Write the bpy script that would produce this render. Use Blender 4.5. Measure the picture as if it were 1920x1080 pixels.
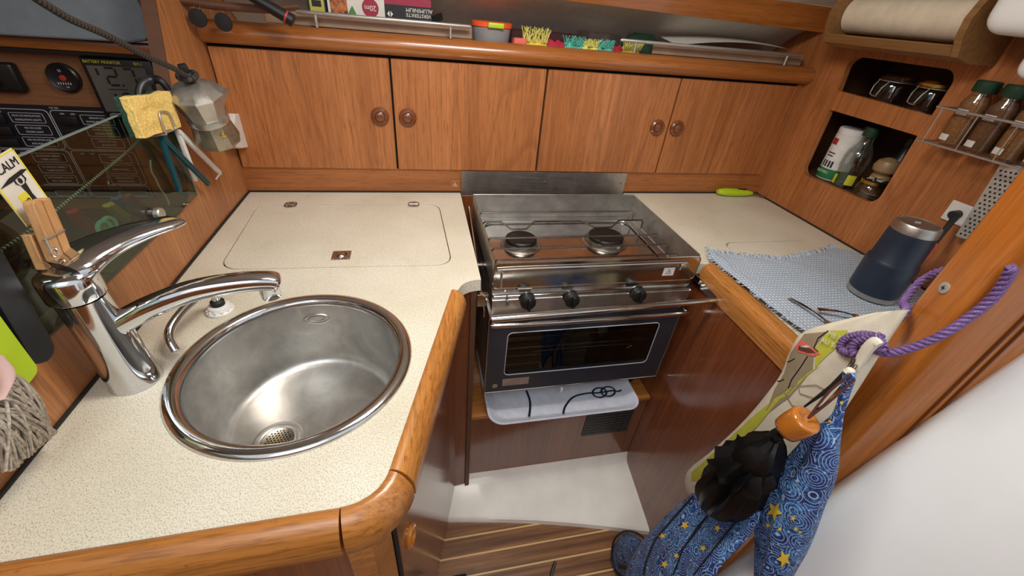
import bpy, bmesh, math, random
from mathutils import Vector, Matrix, noise
from mathutils.bvhtree import BVHTree
random.seed(4)
PI = math.pi
for o in list(bpy.data.objects): bpy.data.objects.remove(o)
SC = bpy.context.scene
COL = SC.collection

# ------------------------------------------------------------------ camera
FPX = 768.0
CAM = Vector((0.449, -1.165, 0.47))
RM = Matrix(((0.977, 0.046, -0.209), (-0.197, 0.571, -0.797), (0.083, 0.820, 0.567)))
# orthonormalise
_x = RM.row[0].normalized(); _z = (RM.row[2] - _x * RM.row[2].dot(_x)).normalized(); _y = _z.cross(_x)
RM = Matrix((_x, _y, _z))
cd = bpy.data.cameras.new('camera'); cam = bpy.data.objects.new('camera', cd); COL.objects.link(cam)
cd.sensor_fit = 'HORIZONTAL'; cd.sensor_width = 36; cd.lens = FPX / 1920 * 36; cd.clip_start = 0.01; cd.clip_end = 50
cam.matrix_world = Matrix.Translation(CAM) @ RM.to_4x4()
SC.camera = cam
SC.view_settings.view_transform = 'Standard'; SC.view_settings.look = 'None'
SC.view_settings.gamma = 1; SC.view_settings.use_curve_mapping = False
SC.view_settings.exposure = 0.0

# ------------------------------------------------------------------ world and light
w = bpy.data.worlds.new('daylight'); SC.world = w; w.use_nodes = True
w.node_tree.nodes['Background'].inputs[0].default_value = (0.9, 0.95, 1.0, 1)
w.node_tree.nodes['Background'].inputs[1].default_value = 0.9
def area(name, loc, target, sx, sy, power, col):
    l = bpy.data.lights.new(name, 'AREA'); l.shape = 'RECTANGLE'; l.size = sx; l.size_y = sy; l.energy = power; l.color = col
    o = bpy.data.objects.new(name, l); COL.objects.link(o); o.location = loc
    o.rotation_euler = (Vector(target) - Vector(loc)).to_track_quat('-Z', 'Y').to_euler()
    return o
area('companionway_daylight', (0.25, -1.75, 1.15), (0.4, -0.7, 0.0), 0.8, 0.7, 8.0, (0.95, 0.98, 1.0))
area('deck_hatch_daylight', (0.62, -0.60, 0.835), (0.68, -0.45, 0.0), 0.40, 0.28, 12.8, (1.0, 0.95, 0.87))

# ------------------------------------------------------------------ survey: pixel of the photograph -> point on a real plane
def _ray(p): return RM @ Vector((p[0] - 960.0, -(p[1] - 540.0), -FPX))
def AX(p, x): r = _ray(p); return CAM + r * ((x - CAM.x) / r.x)
def AY(p, y): r = _ray(p); return CAM + r * ((y - CAM.y) / r.y)
def AZ(p, z): r = _ray(p); return CAM + r * ((z - CAM.z) / r.z)
V = Vector

# ------------------------------------------------------------------ materials
def srgb(r, g, b):
    f = lambda c: (c / 255 / 12.92) if c / 255 <= 0.04045 else ((c / 255 + 0.055) / 1.055) ** 2.4
    return (f(r), f(g), f(b), 1)
class NT:
    def __init__(s, name):
        s.m = bpy.data.materials.new(name); s.m.use_nodes = True; s.n = s.m.node_tree; s.b = s.n.nodes['Principled BSDF']
    def add(s, t, **k):
        n = s.n.nodes.new(t)
        for a, v in k.items(): setattr(n, a, v)
        return n
    def link(s, a, b): s.n.links.new(a, b)
    def coords(s, scale, rot=(0, 0, 0)):
        t = s.add('ShaderNodeTexCoord'); m = s.add('ShaderNodeMapping'); m.inputs['Scale'].default_value = scale; m.inputs['Rotation'].default_value = rot
        s.link(t.outputs['Object'], m.inputs['Vector']); return m.outputs[0]
    def noise(s, vec, scale=1, detail=3, rough=0.5, dist=0):
        n = s.add('ShaderNodeTexNoise'); n.inputs['Scale'].default_value = scale; n.inputs['Detail'].default_value = detail
        n.inputs['Roughness'].default_value = rough; n.inputs['Distortion'].default_value = dist
        s.link(vec, n.inputs['Vector']); return n.outputs['Fac']
    def ramp(s, fac, stops):
        r = s.add('ShaderNodeValToRGB'); e = r.color_ramp.elements
        while len(e) < len(stops): e.new(0.5)
        for i, (p, c) in enumerate(stops): e[i].position = p; e[i].color = c
        s.link(fac, r.inputs[0]); return r.outputs[0]
    def mix(s, fac, a, b, mode='MIX'):
        m = s.add('ShaderNodeMix', data_type='RGBA', blend_type=mode)
        for sock, v in ((m.inputs[0], fac), (m.inputs[6], a), (m.inputs[7], b)):
            if isinstance(v, (int, float)): sock.default_value = v
            elif isinstance(v, tuple): sock.default_value = v
            else: s.link(v, sock)
        return m.outputs[2]
    def math(s, op, a, b=0.0):
        m = s.add('ShaderNodeMath', operation=op)
        for i, v in enumerate((a, b)):
            if isinstance(v, (int, float)): m.inputs[i].default_value = v
            else: s.link(v, m.inputs[i])
        return m.outputs[0]
    def bump(s, h, strength=0.2, dist=0.001):
        b = s.add('ShaderNodeBump'); b.inputs['Strength'].default_value = strength; b.inputs['Distance'].default_value = dist
        s.link(h, b.inputs['Height']); s.link(b.outputs[0], s.b.inputs['Normal'])
    def col(s, c):
        if isinstance(c, tuple): s.b.inputs['Base Color'].default_value = c
        else: s.link(c, s.b.inputs['Base Color'])
    def set(s, **k):
        for a, v in k.items():
            i = s.b.inputs[a.replace('_', ' ')]
            if isinstance(v, (int, float, tuple)): i.default_value = v
            else: s.link(v, i)
BW = lambda v: (v, v, v, 1)
def plain(name, rgb, rough=0.5, metal=0.0, noise_amt=0.06, nscale=40, bump=0, bscale=300, coat=0, **k):
    t = NT(name); c = srgb(*rgb)
    v = t.coords((nscale,) * 3)
    f = t.noise(v, 1, 4)
    hi = tuple(min(1, x * (1 + noise_amt)) for x in c[:3]) + (1,); lo = tuple(x * (1 - noise_amt * 1.5) for x in c[:3]) + (1,)
    t.col(t.ramp(f, [(0.3, lo), (0.7, hi)])); t.set(Roughness=rough, Metallic=metal)
    if coat: t.set(Coat_Weight=coat, Coat_Roughness=0.08)
    if bump: t.bump(t.noise(t.coords((bscale,) * 3), 1, 2), bump)
    t.set(**k)
    return t.m
def wood(name, dark, light, axis='z', rough=0.35, coat=0.25, figure=1.0, pore=1.0, fs=1.0, scuff=False):
    t = NT(name)
    def sc(cross, along): return {'x': (along, cross, cross), 'y': (cross, along, cross), 'z': (cross, cross, along)}[axis]
    broad = t.noise(t.coords(sc(9 * fs, 0.9 * fs)), 1, 2, 0.5, 0.3)
    band = t.math('FRACT', t.math('MULTIPLY', t.noise(t.coords(sc(5.0 * fs, 0.26 * fs)), 1, 1, 0.35, 0.05), 30.0))
    fine = t.noise(t.coords(sc(230, 14)), 1, 3, 0.75)
    mid = t.noise(t.coords(sc(95, 1.3)), 1, 4, 0.7)
    D, L = srgb(*dark), srgb(*light)
    c1 = t.ramp(broad, [(0.3, D), (0.7, L)])
    dk = tuple(x * 0.55 for x in D[:3]) + (1,)
    bandr = t.ramp(band, [(0.0, BW(0.0)), (0.75, BW(0.12)), (0.93, BW(0.75)), (1.0, BW(0.0))])
    c2 = t.mix(t.math('MULTIPLY', bandr, 0.55 * figure), c1, dk)
    c3 = t.mix(t.math('MULTIPLY', t.ramp(mid, [(0.42, BW(0)), (0.72, BW(1))]), 0.55), c2, dk)
    c4 = t.mix(t.math('MULTIPLY', t.ramp(fine, [(0.50, BW(0)), (0.64, BW(1))]), 0.6 * pore), c3, dk)
    if scuff:
        sn = t.noise(t.coords((95, 95, 160)), 1, 3, 0.6); c4 = t.mix(t.math('MULTIPLY', t.ramp(sn, [(0.66, BW(0)), (0.70, BW(1))]), 0.6), c4, dk)
    t.col(c4); t.set(Roughness=rough, Coat_Weight=coat, Coat_Roughness=0.12)
    t.bump(fine, 0.2, 0.0005)
    return t.m
def steel(name, rough=0.25, col=(190, 188, 184), stain=0.25, axis=None, metal=1.0):
    t = NT(name); c = srgb(*col)
    f = t.noise(t.coords((18,) * 3), 1, 5, 0.6, 0.6)
    t.col(t.ramp(f, [(0.35, tuple(x * (1 - stain) for x in c[:3]) + (1,)), (0.65, c)]))
    s = {'x': (8, 400, 400), 'y': (400, 8, 400), 'z': (400, 400, 8), None: (90, 90, 90)}[axis]
    g = t.noise(t.coords(s), 1, 3)
    r = t.add('ShaderNodeMapRange'); r.inputs[3].default_value = rough * 0.7; r.inputs[4].default_value = rough * 1.45; t.link(g, r.inputs[0])
    t.set(Metallic=metal, Roughness=r.outputs[0])
    if axis: t.bump(g, 0.03, 0.0003)
    return t.m
def glassy(name, tint, mirror=0.12, rough=0.02):
    t = NT(name); n = t.n
    tr = t.add('ShaderNodeBsdfTransparent'); tr.inputs[0].default_value = tint
    gl = t.add('ShaderNodeBsdfGlossy'); gl.inputs['Roughness'].default_value = rough; gl.inputs[0].default_value = (0.9, 0.95, 0.92, 1)
    fr = t.add('ShaderNodeLayerWeight'); fr.inputs[0].default_value = 0.5
    f = t.math('ADD', t.math('MULTIPLY', t.math('POWER', fr.outputs['Facing'], 3.5), 0.55), 0.02 + mirror * 0.04)
    mx = t.add('ShaderNodeMixShader'); t.link(f, mx.inputs[0]); t.link(tr.outputs[0], mx.inputs[1]); t.link(gl.outputs[0], mx.inputs[2])
    out = [x for x in n.nodes if x.type == 'OUTPUT_MATERIAL'][0]; t.link(mx.outputs[0], out.inputs[0])
    n.nodes.remove(t.b)
    return t.m
def laminate(name):
    t = NT(name)
    base = t.ramp(t.noise(t.coords((6,) * 3), 1, 4), [(0.3, srgb(212, 204, 182)), (0.7, srgb(226, 219, 202))])
    s1 = t.ramp(t.noise(t.coords((860, 500, 500), (0, 0, 0.6)), 1, 2, 0.5), [(0.55, BW(0)), (0.62, BW(1))])
    s2 = t.ramp(t.noise(t.coords((420, 760, 500), (0, 0, 0.3)), 1, 2, 0.5), [(0.58, BW(0)), (0.66, BW(1))])
    c = t.mix(t.math('MULTIPLY', s1, 0.55), base, srgb(128, 108, 84))
    c = t.mix(t.math('MULTIPLY', s2, 0.5), c, srgb(150, 140, 120))
    st = t.ramp(t.noise(t.coords((9,) * 3), 1, 5, 0.7), [(0.60, BW(0)), (0.75, BW(1))])
    c = t.mix(t.math('MULTIPLY', st, 0.18), c, srgb(170, 135, 90))
    t.col(c); t.set(Roughness=0.42)
    return t.m
M = {}
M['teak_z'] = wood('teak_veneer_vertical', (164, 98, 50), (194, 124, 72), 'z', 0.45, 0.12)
M['teak_x'] = wood('teak_veneer_horizontal', (150, 88, 44), (180, 112, 60), 'x', 0.42, 0.12, 0.5)
M['teak_wall'] = wood('teak_bulkhead', (164, 104, 60), (194, 132, 82), 'z', 0.45, 0.1, 0.5)
M['fiddle_x'] = wood('varnished_teak_along_x', (172, 108, 48), (206, 140, 70), 'x', 0.34, 0.3, 0.5, 1.3, 0.9, True)
M['fiddle_y'] = wood('varnished_teak_along_y', (172, 108, 48), (206, 140, 70), 'y', 0.34, 0.3, 0.5, 1.3, 0.9, True)
M['shelf_lip'] = wood('varnished_teak_lip', (150, 86, 36), (182, 112, 52), 'x', 0.28, 0.45, 0.3, 0.8)
M['post'] = wood('varnished_teak_post', (170, 96, 34), (204, 126, 52), 'z', 0.22, 0.5, 0.5, 0.5)
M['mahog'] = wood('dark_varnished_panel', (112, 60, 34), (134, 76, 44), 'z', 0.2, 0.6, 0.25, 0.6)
M['nav_board'] = wood('brown_instrument_board', (126, 80, 46), (146, 96, 58), 'x', 0.7, 0.0, 0.0, 0.8)
M['endgrain'] = plain('brown_edge_trim', (92, 60, 40), 0.6)
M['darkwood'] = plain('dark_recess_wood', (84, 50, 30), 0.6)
M['holder'] = wood('oiled_ash', (132, 92, 50), (158, 116, 70), 'y', 0.5, 0.05, 0.4, 0.5)
M['laminate'] = laminate('speckled_cream_laminate')
M['seal'] = plain('black_sealant', (38, 30, 26), 0.7)
M['dark'] = plain('dark_gap', (16, 12, 10), 0.8)
M['chrome'] = steel('chrome_plating', 0.07, (214, 216, 220), 0.06)
M['steel'] = steel('polished_stainless', 0.14, (200, 197, 192), 0.2)
M['brushed_x'] = steel('brushed_stainless', 0.38, (200, 196, 190), 0.3, 'x')
M['sink'] = steel('sink_stainless', 0.36, (208, 205, 200), 0.3, 'z')
M['sinkrim'] = steel('sink_rim_polished', 0.1, (212, 212, 212), 0.1)
M['alu'] = steel('worn_cast_aluminium', 0.32, (206, 202, 194), 0.35, None, 0.85)
M['alu_dark'] = steel('stained_cast_aluminium', 0.36, (186, 174, 150), 0.5, None, 0.85)
M['wire'] = steel('bent_wire', 0.38, (196, 192, 186), 0.1, None, 0.8)
M['burner'] = plain('black_burner_enamel', (14, 13, 13), 0.5)
M['alucast'] = steel('burner_ring_metal', 0.3, (176, 170, 160), 0.2)
M['oven_front'] = plain('charcoal_oven_enamel', (44, 48, 58), 0.28, coat=0.3)
M['oven_glass'] = glassy('oven_window_glass', (0.6, 0.6, 0.58, 1), 0.4)
M['black'] = plain('black_plastic', (24, 24, 25), 0.38)
M['black_soft'] = plain('black_rubber', (20, 20, 21), 0.6)
M['white'] = plain('white_plastic', (226, 224, 220), 0.35)
M['cream_white'] = plain('white_gelcoat', (247, 249, 248), 0.22, noise_amt=0.02, nscale=8)
M['white_line'] = plain('white_printing', (190, 190, 196), 0.6)
M['yellow_print'] = plain('yellow_printing', (205, 200, 50), 0.6)
M['panel_black'] = plain('instrument_panel_black', (18, 19, 26), 0.5)
M['lcd'] = plain('grey_lcd', (92, 92, 84), 0.3)
M['lcd_dark'] = plain('lcd_digits', (18, 18, 20), 0.5)
M['red'] = plain('red_plastic', (176, 50, 46), 0.45)
M['liner'] = plain('grey_hull_liner', (214, 206, 192), 0.6, noise_amt=0.05)
M['headliner'] = plain('off_white_headliner', (200, 194, 184), 0.7)
M['step'] = plain('dirty_white_gelcoat', (238, 234, 226), 0.3, noise_amt=0.05, nscale=14)
M['glass_tint'] = glassy('smoked_green_glass', (0.60, 0.66, 0.58, 1), 0.2)
M['glass_edge'] = plain('polished_glass_edge', (118, 128, 122), 0.2)
M['clear'] = glassy('clear_glass', (0.86, 0.88, 0.86, 1), 1.5, 0.06)
M['clear_plastic'] = glassy('clear_plastic', (0.80, 0.80, 0.82, 1), 1.5, 0.2)
M['case_grey'] = plain('grey_blue_plastic', (122, 132, 138), 0.55, bump=0.25, bscale=500)
M['sponge'] = plain('yellow_sponge', (240, 202, 116), 0.9, noise_amt=0.2, nscale=330, bump=0.7, bscale=350)
M['scour'] = plain('green_scouring_pad', (34, 74, 58), 0.95, noise_amt=0.3, nscale=300, bump=0.8)
M['teal'] = plain('petrol_blue_plastic', (10, 70, 80), 0.4)
M['card'] = plain('printed_cream_card', (226, 220, 208), 0.5)
M['card_yellow'] = plain('printed_yellow_card', (236, 220, 70), 0.5)
M['ink'] = plain('black_ink', (26, 24, 24), 0.6)
M['pegwood'] = wood('pale_beech', (188, 136, 84), (212, 162, 108), 'z', 0.6, 0, 0.3, 0.6)
M['lime'] = plain('lime_green_plastic', (178, 204, 30), 0.4)
M['pink'] = plain('pale_pink_cloth', (220, 186, 180), 0.9)
M['mop'] = plain('grey_cotton_yarn', (178, 166, 150), 0.95, noise_amt=0.25, nscale=260)
M['board_beige'] = plain('weathered_beige_board', (150, 122, 98), 0.6, noise_amt=0.15, nscale=12)
M['box_white'] = plain('white_carton', (208, 204, 196), 0.5)
M['box_black'] = plain('black_carton', (24, 24, 28), 0.4)
M['magenta'] = plain('crimson_printing', (150, 28, 60), 0.45)
M['meat'] = plain('roast_printing', (160, 92, 50), 0.5, noise_amt=0.6, nscale=120)
M['leaf'] = plain('green_printing', (70, 120, 56), 0.5)
M['orange'] = plain('orange_plastic', (232, 92, 46), 0.4)
M['paper'] = plain('white_paper', (214, 212, 204), 0.75)
M['kitchen_roll'] = plain('off_white_paper_towel', (222, 208, 184), 0.9, bump=0.3, bscale=260)
M['navy'] = plain('navy_powder_coat', (26, 40, 58), 0.42, bump=0.15, bscale=900)
M['navy_dark_red'] = plain('maroon_cloth', (60, 24, 26), 0.9)
M['f_yellow'] = plain('yellow_yarn', (232, 206, 84), 0.9, noise_amt=0.2, nscale=300)
M['f_red'] = plain('crimson_yarn', (176, 34, 60), 0.9, noise_amt=0.2, nscale=300)
M['f_teal'] = plain('turquoise_yarn', (92, 186, 168), 0.9, noise_amt=0.2, nscale=300)
M['f_orange'] = plain('orange_yarn', (236, 150, 50), 0.9, noise_amt=0.2, nscale=300)
M['f_lime'] = plain('pale_yellow_yarn', (226, 220, 120), 0.9, noise_amt=0.2, nscale=300)
M['darkgreen'] = plain('dark_green_plastic', (22, 56, 38), 0.45)
M['spice'] = plain('ground_spice', (150, 100, 56), 0.8, noise_amt=0.3, nscale=400)
M['spice_dark'] = plain('dark_ground_spice', (112, 74, 46), 0.8, noise_amt=0.3, nscale=400)
M['gold'] = steel('brass_lid', 0.25, (214, 184, 96), 0.1)
M['pepper'] = plain('beige_turned_wood', (158, 128, 92), 0.4)
M['amber'] = plain('amber_varnished_handle', (186, 112, 38), 0.12, coat=0.8)
M['ribbon'] = plain('brown_cord', (84, 36, 30), 0.8)
M['canvas'] = plain('cream_canvas', (218, 210, 190), 0.9, bump=0.4, bscale=700)
M['tote_lime'] = plain('lime_canvas_print', (186, 186, 62), 0.9)
M['tote_taupe'] = plain('taupe_canvas_print', (150, 134, 108), 0.9)
M['salmon'] = plain('salmon_print', (222, 104, 96), 0.9)
M['nylon'] = plain('black_nylon', (9, 9, 10), 0.42, bump=0.5, bscale=60, Specular_IOR_Level=0.35)
M['hook_plastic'] = plain('milky_plastic', (222, 214, 196), 0.3)
M['tool_yellow'] = plain('olive_yellow_plastic', (176, 168, 70), 0.5)
M['tool_blue'] = plain('blue_plastic', (50, 90, 170), 0.5)
M['mint'] = plain('mint_plastic', (130, 200, 170), 0.5)
M['sticker'] = plain('pale_sticker', (214, 170, 130), 0.6)
M['ledge_grey'] = wood('weathered_grey_ledge', (96, 84, 68), (128, 112, 92), 'y', 0.8, 0, 0.5, 1)
M['gratersteel'] = steel('grater_steel', 0.45, (200, 198, 192), 0.1, None, 0.6)
M['slat'] = plain('grey_slat', (74, 74, 76), 0.5)
M['railsteel'] = steel('heat_stained_rod', 0.3, (142, 134, 124), 0.4)
M['frosted'] = plain('frosted_plastic', (196, 194, 196), 0.35, Transmission_Weight=0.6)
M['screw'] = steel('screw_steel', 0.3, (150, 148, 145), 0.1)
def purple_rope():
    t = NT('purple_twisted_rope')
    f = t.noise(t.coords((900, 900, 900)), 1, 2)
    t.col(t.ramp(f, [(0.3, srgb(76, 48, 108)), (0.7, srgb(136, 106, 160))])); t.set(Roughness=0.55); t.bump(f, 0.3)
    return t.m
M['rope'] = purple_rope()
def shock(name, a, b, sc):
    t = NT(name)
    wv = t.add('ShaderNodeTexWave', wave_type='BANDS', bands_direction='Y'); wv.inputs['Scale'].default_value = sc
    t.link(t.coords((1, 1, 1)), wv.inputs['Vector'])
    t.col(t.ramp(wv.outputs['Fac'], [(0.45, a), (0.55, b)])); t.set(Roughness=0.8)
    return t.m
M['shock'] = shock('dashed_shock_cord', srgb(30, 60, 48), srgb(226, 236, 220), 60)
M['braid'] = shock('braided_black_cord', srgb(26, 22, 20), srgb(70, 60, 54), 60)
def blue_print():
    t = NT('blue_printed_cotton')
    vec = t.coords((1, 1, 1))
    def rings(scale, k):
        vo = t.add('ShaderNodeTexVoronoi'); vo.inputs['Scale'].default_value = scale; t.link(vec, vo.inputs['Vector'])
        s = t.math('SINE', t.math('MULTIPLY', vo.outputs['Distance'], k)); return vo, s
    v1, s1 = rings(30, 52); v2, s2 = rings(120, 14)
    base = t.mix(t.ramp(t.noise(t.coords((30,) * 3), 1, 2), [(0.4, BW(0)), (0.6, BW(1))]), srgb(28, 62, 130), srgb(70, 128, 190))
    c = t.mix(t.ramp(s2, [(0.35, BW(0)), (0.5, BW(0.9))]), base, srgb(22, 36, 84))
    c = t.mix(t.ramp(s1, [(0.80, BW(0)), (0.92, BW(0.75))]), c, srgb(190, 208, 228))
    c = t.mix(t.ramp(v2.outputs['Distance'], [(0.14, BW(0.7)), (0.2, BW(0))]), c, srgb(190, 212, 236))
    t.col(c); t.set(Roughness=0.6); t.bump(t.noise(t.coords((40,) * 3), 1, 3), 0.4, 0.004)
    return t.m
M['blue'] = blue_print()
M['star'] = plain('yellow_star_print', (236, 200, 60), 0.7)
def waffle():
    t = NT('blue_waffle_cloth')
    f = lambda d: (lambda wv: (t.link(t.coords((1, 1, 1)), wv.inputs['Vector']), wv.outputs['Fac'])[1])(t.add('ShaderNodeTexWave', wave_type='BANDS', bands_direction=d))
    a = f('X'); b = f('Y')
    for n in t.n.nodes:
        if n.type == 'TEX_WAVE': n.inputs['Scale'].default_value = 36; n.inputs['Distortion'].default_value = 1.6; n.inputs['Detail Scale'].default_value = 2
    h = t.math('MULTIPLY', a, b)
    n = t.noise(t.coords((12,) * 3), 1, 3)
    c = t.mix(t.ramp(h, [(0.15, BW(1)), (0.5, BW(0))]), srgb(202, 212, 222), srgb(146, 159, 175))
    t.col(t.mix(t.math('MULTIPLY', n, 0.25), c, srgb(204, 212, 222))); t.set(Roughness=0.95); t.bump(h, 0.8, 0.002)
    return t.m
M['waffle'] = waffle()
M['fringe'] = plain('blue_yarn', (172, 184, 200), 0.95, noise_amt=0.2, nscale=200)
def planks():
    t = NT('teak_and_holly_planks')
    tc = t.add('ShaderNodeTexCoord'); sp = t.add('ShaderNodeSeparateXYZ'); t.link(tc.outputs['Object'], sp.inputs[0])
    # pitch 5 cm, seam 4 mm, seams run along X
    y = t.math('MULTIPLY', t.math('ADD', sp.outputs[1], 10.0 + 0.607 - 0.0), 1 / 0.0505)
    fr = t.math('FRACT', y); seam = t.ramp(fr, [(0.0, BW(1)), (0.085, BW(1)), (0.095, BW(0)), (1.0, BW(0))])
    fine = t.noise(t.coords((10, 330, 50)), 1, 3, 0.7); mid = t.noise(t.coords((2.5, 70, 10)), 1, 3)
    c = t.ramp(mid, [(0.3, srgb(92, 58, 34)), (0.7, srgb(152, 104, 66))])
    c = t.mix(t.math('MULTIPLY', t.ramp(fine, [(0.45, BW(0)), (0.65, BW(1))]), 0.5), c, srgb(64, 38, 22))
    t.col(t.mix(seam, c, srgb(206, 172, 118))); t.set(Roughness=0.4, Coat_Weight=0.1)
    return t.m
M['planks'] = planks()

# ------------------------------------------------------------------ mesh builder
WLOC = {}
def frame(o, ex, ey=None, ez=None):
    """matrix with origin o and columns ex, ey, ez (orthonormalised, ez from the cross product if missing)"""
    ex = V(ex).normalized()
    if ey is not None:
        ey = V(ey); ey = (ey - ex * ey.dot(ex)).normalized(); ez = ex.cross(ey)
    else:
        ez = V(ez); ez = (ez - ex * ez.dot(ex)).normalized(); ey = ez.cross(ex)
    m = Matrix((ex, ey, ez)).transposed().to_4x4(); m.translation = V(o); return m
def zframe(o, ez, hint=(1, 0, 0)):
    ez = V(ez).normalized(); ex = V(hint)
    if abs(ex.normalized().dot(ez)) > 0.98: ex = V((0, 1, 0))
    ex = (ex - ez * ex.dot(ez)).normalized(); ey = ez.cross(ex)
    m = Matrix((ex, ey, ez)).transposed().to_4x4(); m.translation = V(o); return m
I4 = Matrix.Identity(4)
class B:
    def __init__(s): s.bm = bmesh.new(); s.mi = 0; s.xf = I4
    def mat(s, i): s.mi = i; return s
    def _v(s, pts): return [s.bm.verts.new(s.xf @ V(p)) for p in pts]
    def _f(s, vs):
        try: f = s.bm.faces.new(vs); f.material_index = s.mi; return f
        except ValueError: return None
    def add(s, pts, faces):
        vs = s._v(pts)
        for f in faces: s._f([vs[i] for i in f])
        return s
    def box(s, lo, hi, bev=0.0, seg=2, m=I4):
        lo, hi = V(lo), V(hi)
        t = bmesh.new(); bmesh.ops.create_cube(t, size=1)
        for v in t.verts: v.co = V(((lo[i] + hi[i]) / 2 + v.co[i] * (hi[i] - lo[i])) for i in range(3))
        if bev: bmesh.ops.bevel(t, geom=t.edges[:], offset=min(bev, min(abs(hi[i] - lo[i]) for i in range(3)) * 0.49), segments=seg, profile=0.5, affect='EDGES')
        return s.merge(t, m)
    def merge(s, t, m=I4):
        mm = s.xf @ m; mp = {v: s.bm.verts.new(mm @ v.co) for v in t.verts}
        for f in t.faces: s._f([mp[v] for v in f.verts])
        t.free(); return s
    def tube(s, pts, r, n=10, closed=False, cap=True, flat=1.0):
        pts = [V(p) for p in pts]; N = len(pts)
        rs = r if isinstance(r, (list, tuple)) else [r] * N
        tang = []
        for i in range(N):
            a = pts[i - 1] if (i > 0 or closed) else pts[i]; b = pts[(i + 1) % N] if (i < N - 1 or closed) else pts[i]
            tang.append((b - a).normalized())
        up = V((0, 0, 1)) if abs(tang[0].z) < 0.9 else V((1, 0, 0))
        u = (up - tang[0] * up.dot(tang[0])).normalized(); rings = []
        for i in range(N):
            u = (u - tang[i] * u.dot(tang[i])).normalized(); v = tang[i].cross(u)
            rings.append(s._v([pts[i] + (u * math.cos(2 * PI * k / n) * flat + v * math.sin(2 * PI * k / n)) * rs[i] for k in range(n)]))
        for i in range(N if closed else N - 1):
            a, b = rings[i], rings[(i + 1) % N]
            for k in range(n): s._f([a[k], a[(k + 1) % n], b[(k + 1) % n], b[k]])
        if cap and not closed: s._f(rings[0][::-1]); s._f(rings[-1])
        return s
    def lathe(s, prof, m=I4, n=32, sx=1.0, sy=1.0, cap0=True, cap1=True, facet=None):
        rings = []
        n = facet or n
        for r, h in prof:
            rings.append(s._v([m @ V((math.cos(2 * PI * k / n) * r * sx, math.sin(2 * PI * k / n) * r * sy, h)) for k in range(n)]))
        for a, b in zip(rings, rings[1:]):
            for k in range(n): s._f([a[k], a[(k + 1) % n], b[(k + 1) % n], b[k]])
        if cap0: s._f(rings[0][::-1])
        if cap1: s._f(rings[-1])
        return s
    def prism(s, poly, vec, holes=()):
        """polygon of 3D points (with holes) extruded along vec"""
        vec = V(vec); t = bmesh.new(); es = []
        for lp in [poly] + list(holes):
            vs = [t.verts.new(V(p)) for p in lp]
            es += [t.edges.new((vs[i], vs[(i + 1) % len(vs)])) for i in range(len(vs))]
        bmesh.ops.triangle_fill(t, edges=es, use_beauty=True, use_dissolve=False)
        r = bmesh.ops.extrude_face_region(t, geom=t.faces[:])
        bmesh.ops.translate(t, verts=[g for g in r['geom'] if isinstance(g, bmesh.types.BMVert)], vec=vec)
        bmesh.ops.recalc_face_normals(t, faces=t.faces[:])
        return s.merge(t)
    def sweep(s, prof, path, closed=False, side=None):
        """profile points (n outward, z up) carried along a horizontal path; outward = right of travel"""
        path = [V(p) for p in path]; N = len(path); rings = []
        for i in range(N):
            a = path[i - 1] if i else path[i]; b = path[i + 1] if i < N - 1 else path[i]
            t = (b - a); t.z = 0; t.normalize(); nrm = V((t.y, -t.x, 0))
            if 0 < i < N - 1:
                t0 = (path[i] - path[i - 1]).normalized(); k = 1 / max(0.5, t.dot(t0))
            else: k = 1
            rings.append(s._v([path[i] + nrm * p * k + V((0, 0, q)) for p, q in prof]))
        m = len(prof)
        for a, b in zip(rings, rings[1:]):
            for k in range(m): s._f([a[k], a[(k + 1) % m], b[(k + 1) % m], b[k]])
        s._f(rings[0][::-1]); s._f(rings[-1]); return s
    def text(s, txt, size, m, depth=0.0004, align='CENTER', xs=1.0):
        cu = bpy.data.curves.new('t', 'FONT'); cu.body = txt; cu.size = size; cu.extrude = depth / 2; cu.align_x = align; cu.align_y = 'CENTER'; cu.resolution_u = 3
        ob = bpy.data.objects.new('t', cu); COL.objects.link(ob)
        bpy.context.view_layer.update()
        me = bpy.data.meshes.new_from_object(ob.evaluated_get(bpy.context.evaluated_depsgraph_get()))
        t = bmesh.new(); t.from_mesh(me); bmesh.ops.scale(t, vec=(xs, 1, 1), verts=t.verts[:])
        bpy.data.objects.remove(ob); bpy.data.curves.remove(cu); bpy.data.meshes.remove(me)
        return s.merge(t, m)
    def grid(s, fn, nu, nv, thick=None):
        P = [[V(fn(i / nu, j / nv)) for j in range(nv + 1)] for i in range(nu + 1)]
        vs = [[s.bm.verts.new(s.xf @ p) for p in row] for row in P]
        for i in range(nu):
            for j in range(nv): s._f([vs[i][j], vs[i + 1][j], vs[i + 1][j + 1], vs[i][j + 1]])
        return s
def finish(bm, ang=35):
    bmesh.ops.remove_doubles(bm, verts=bm.verts[:], dist=1e-6)
    bmesh.ops.recalc_face_normals(bm, faces=bm.faces[:])
    for f in bm.faces: f.smooth = True
    c = math.radians(ang)
    for e in bm.edges:
        e.smooth = not (len(e.link_faces) != 2 or e.calc_face_angle(0) > c)
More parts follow.
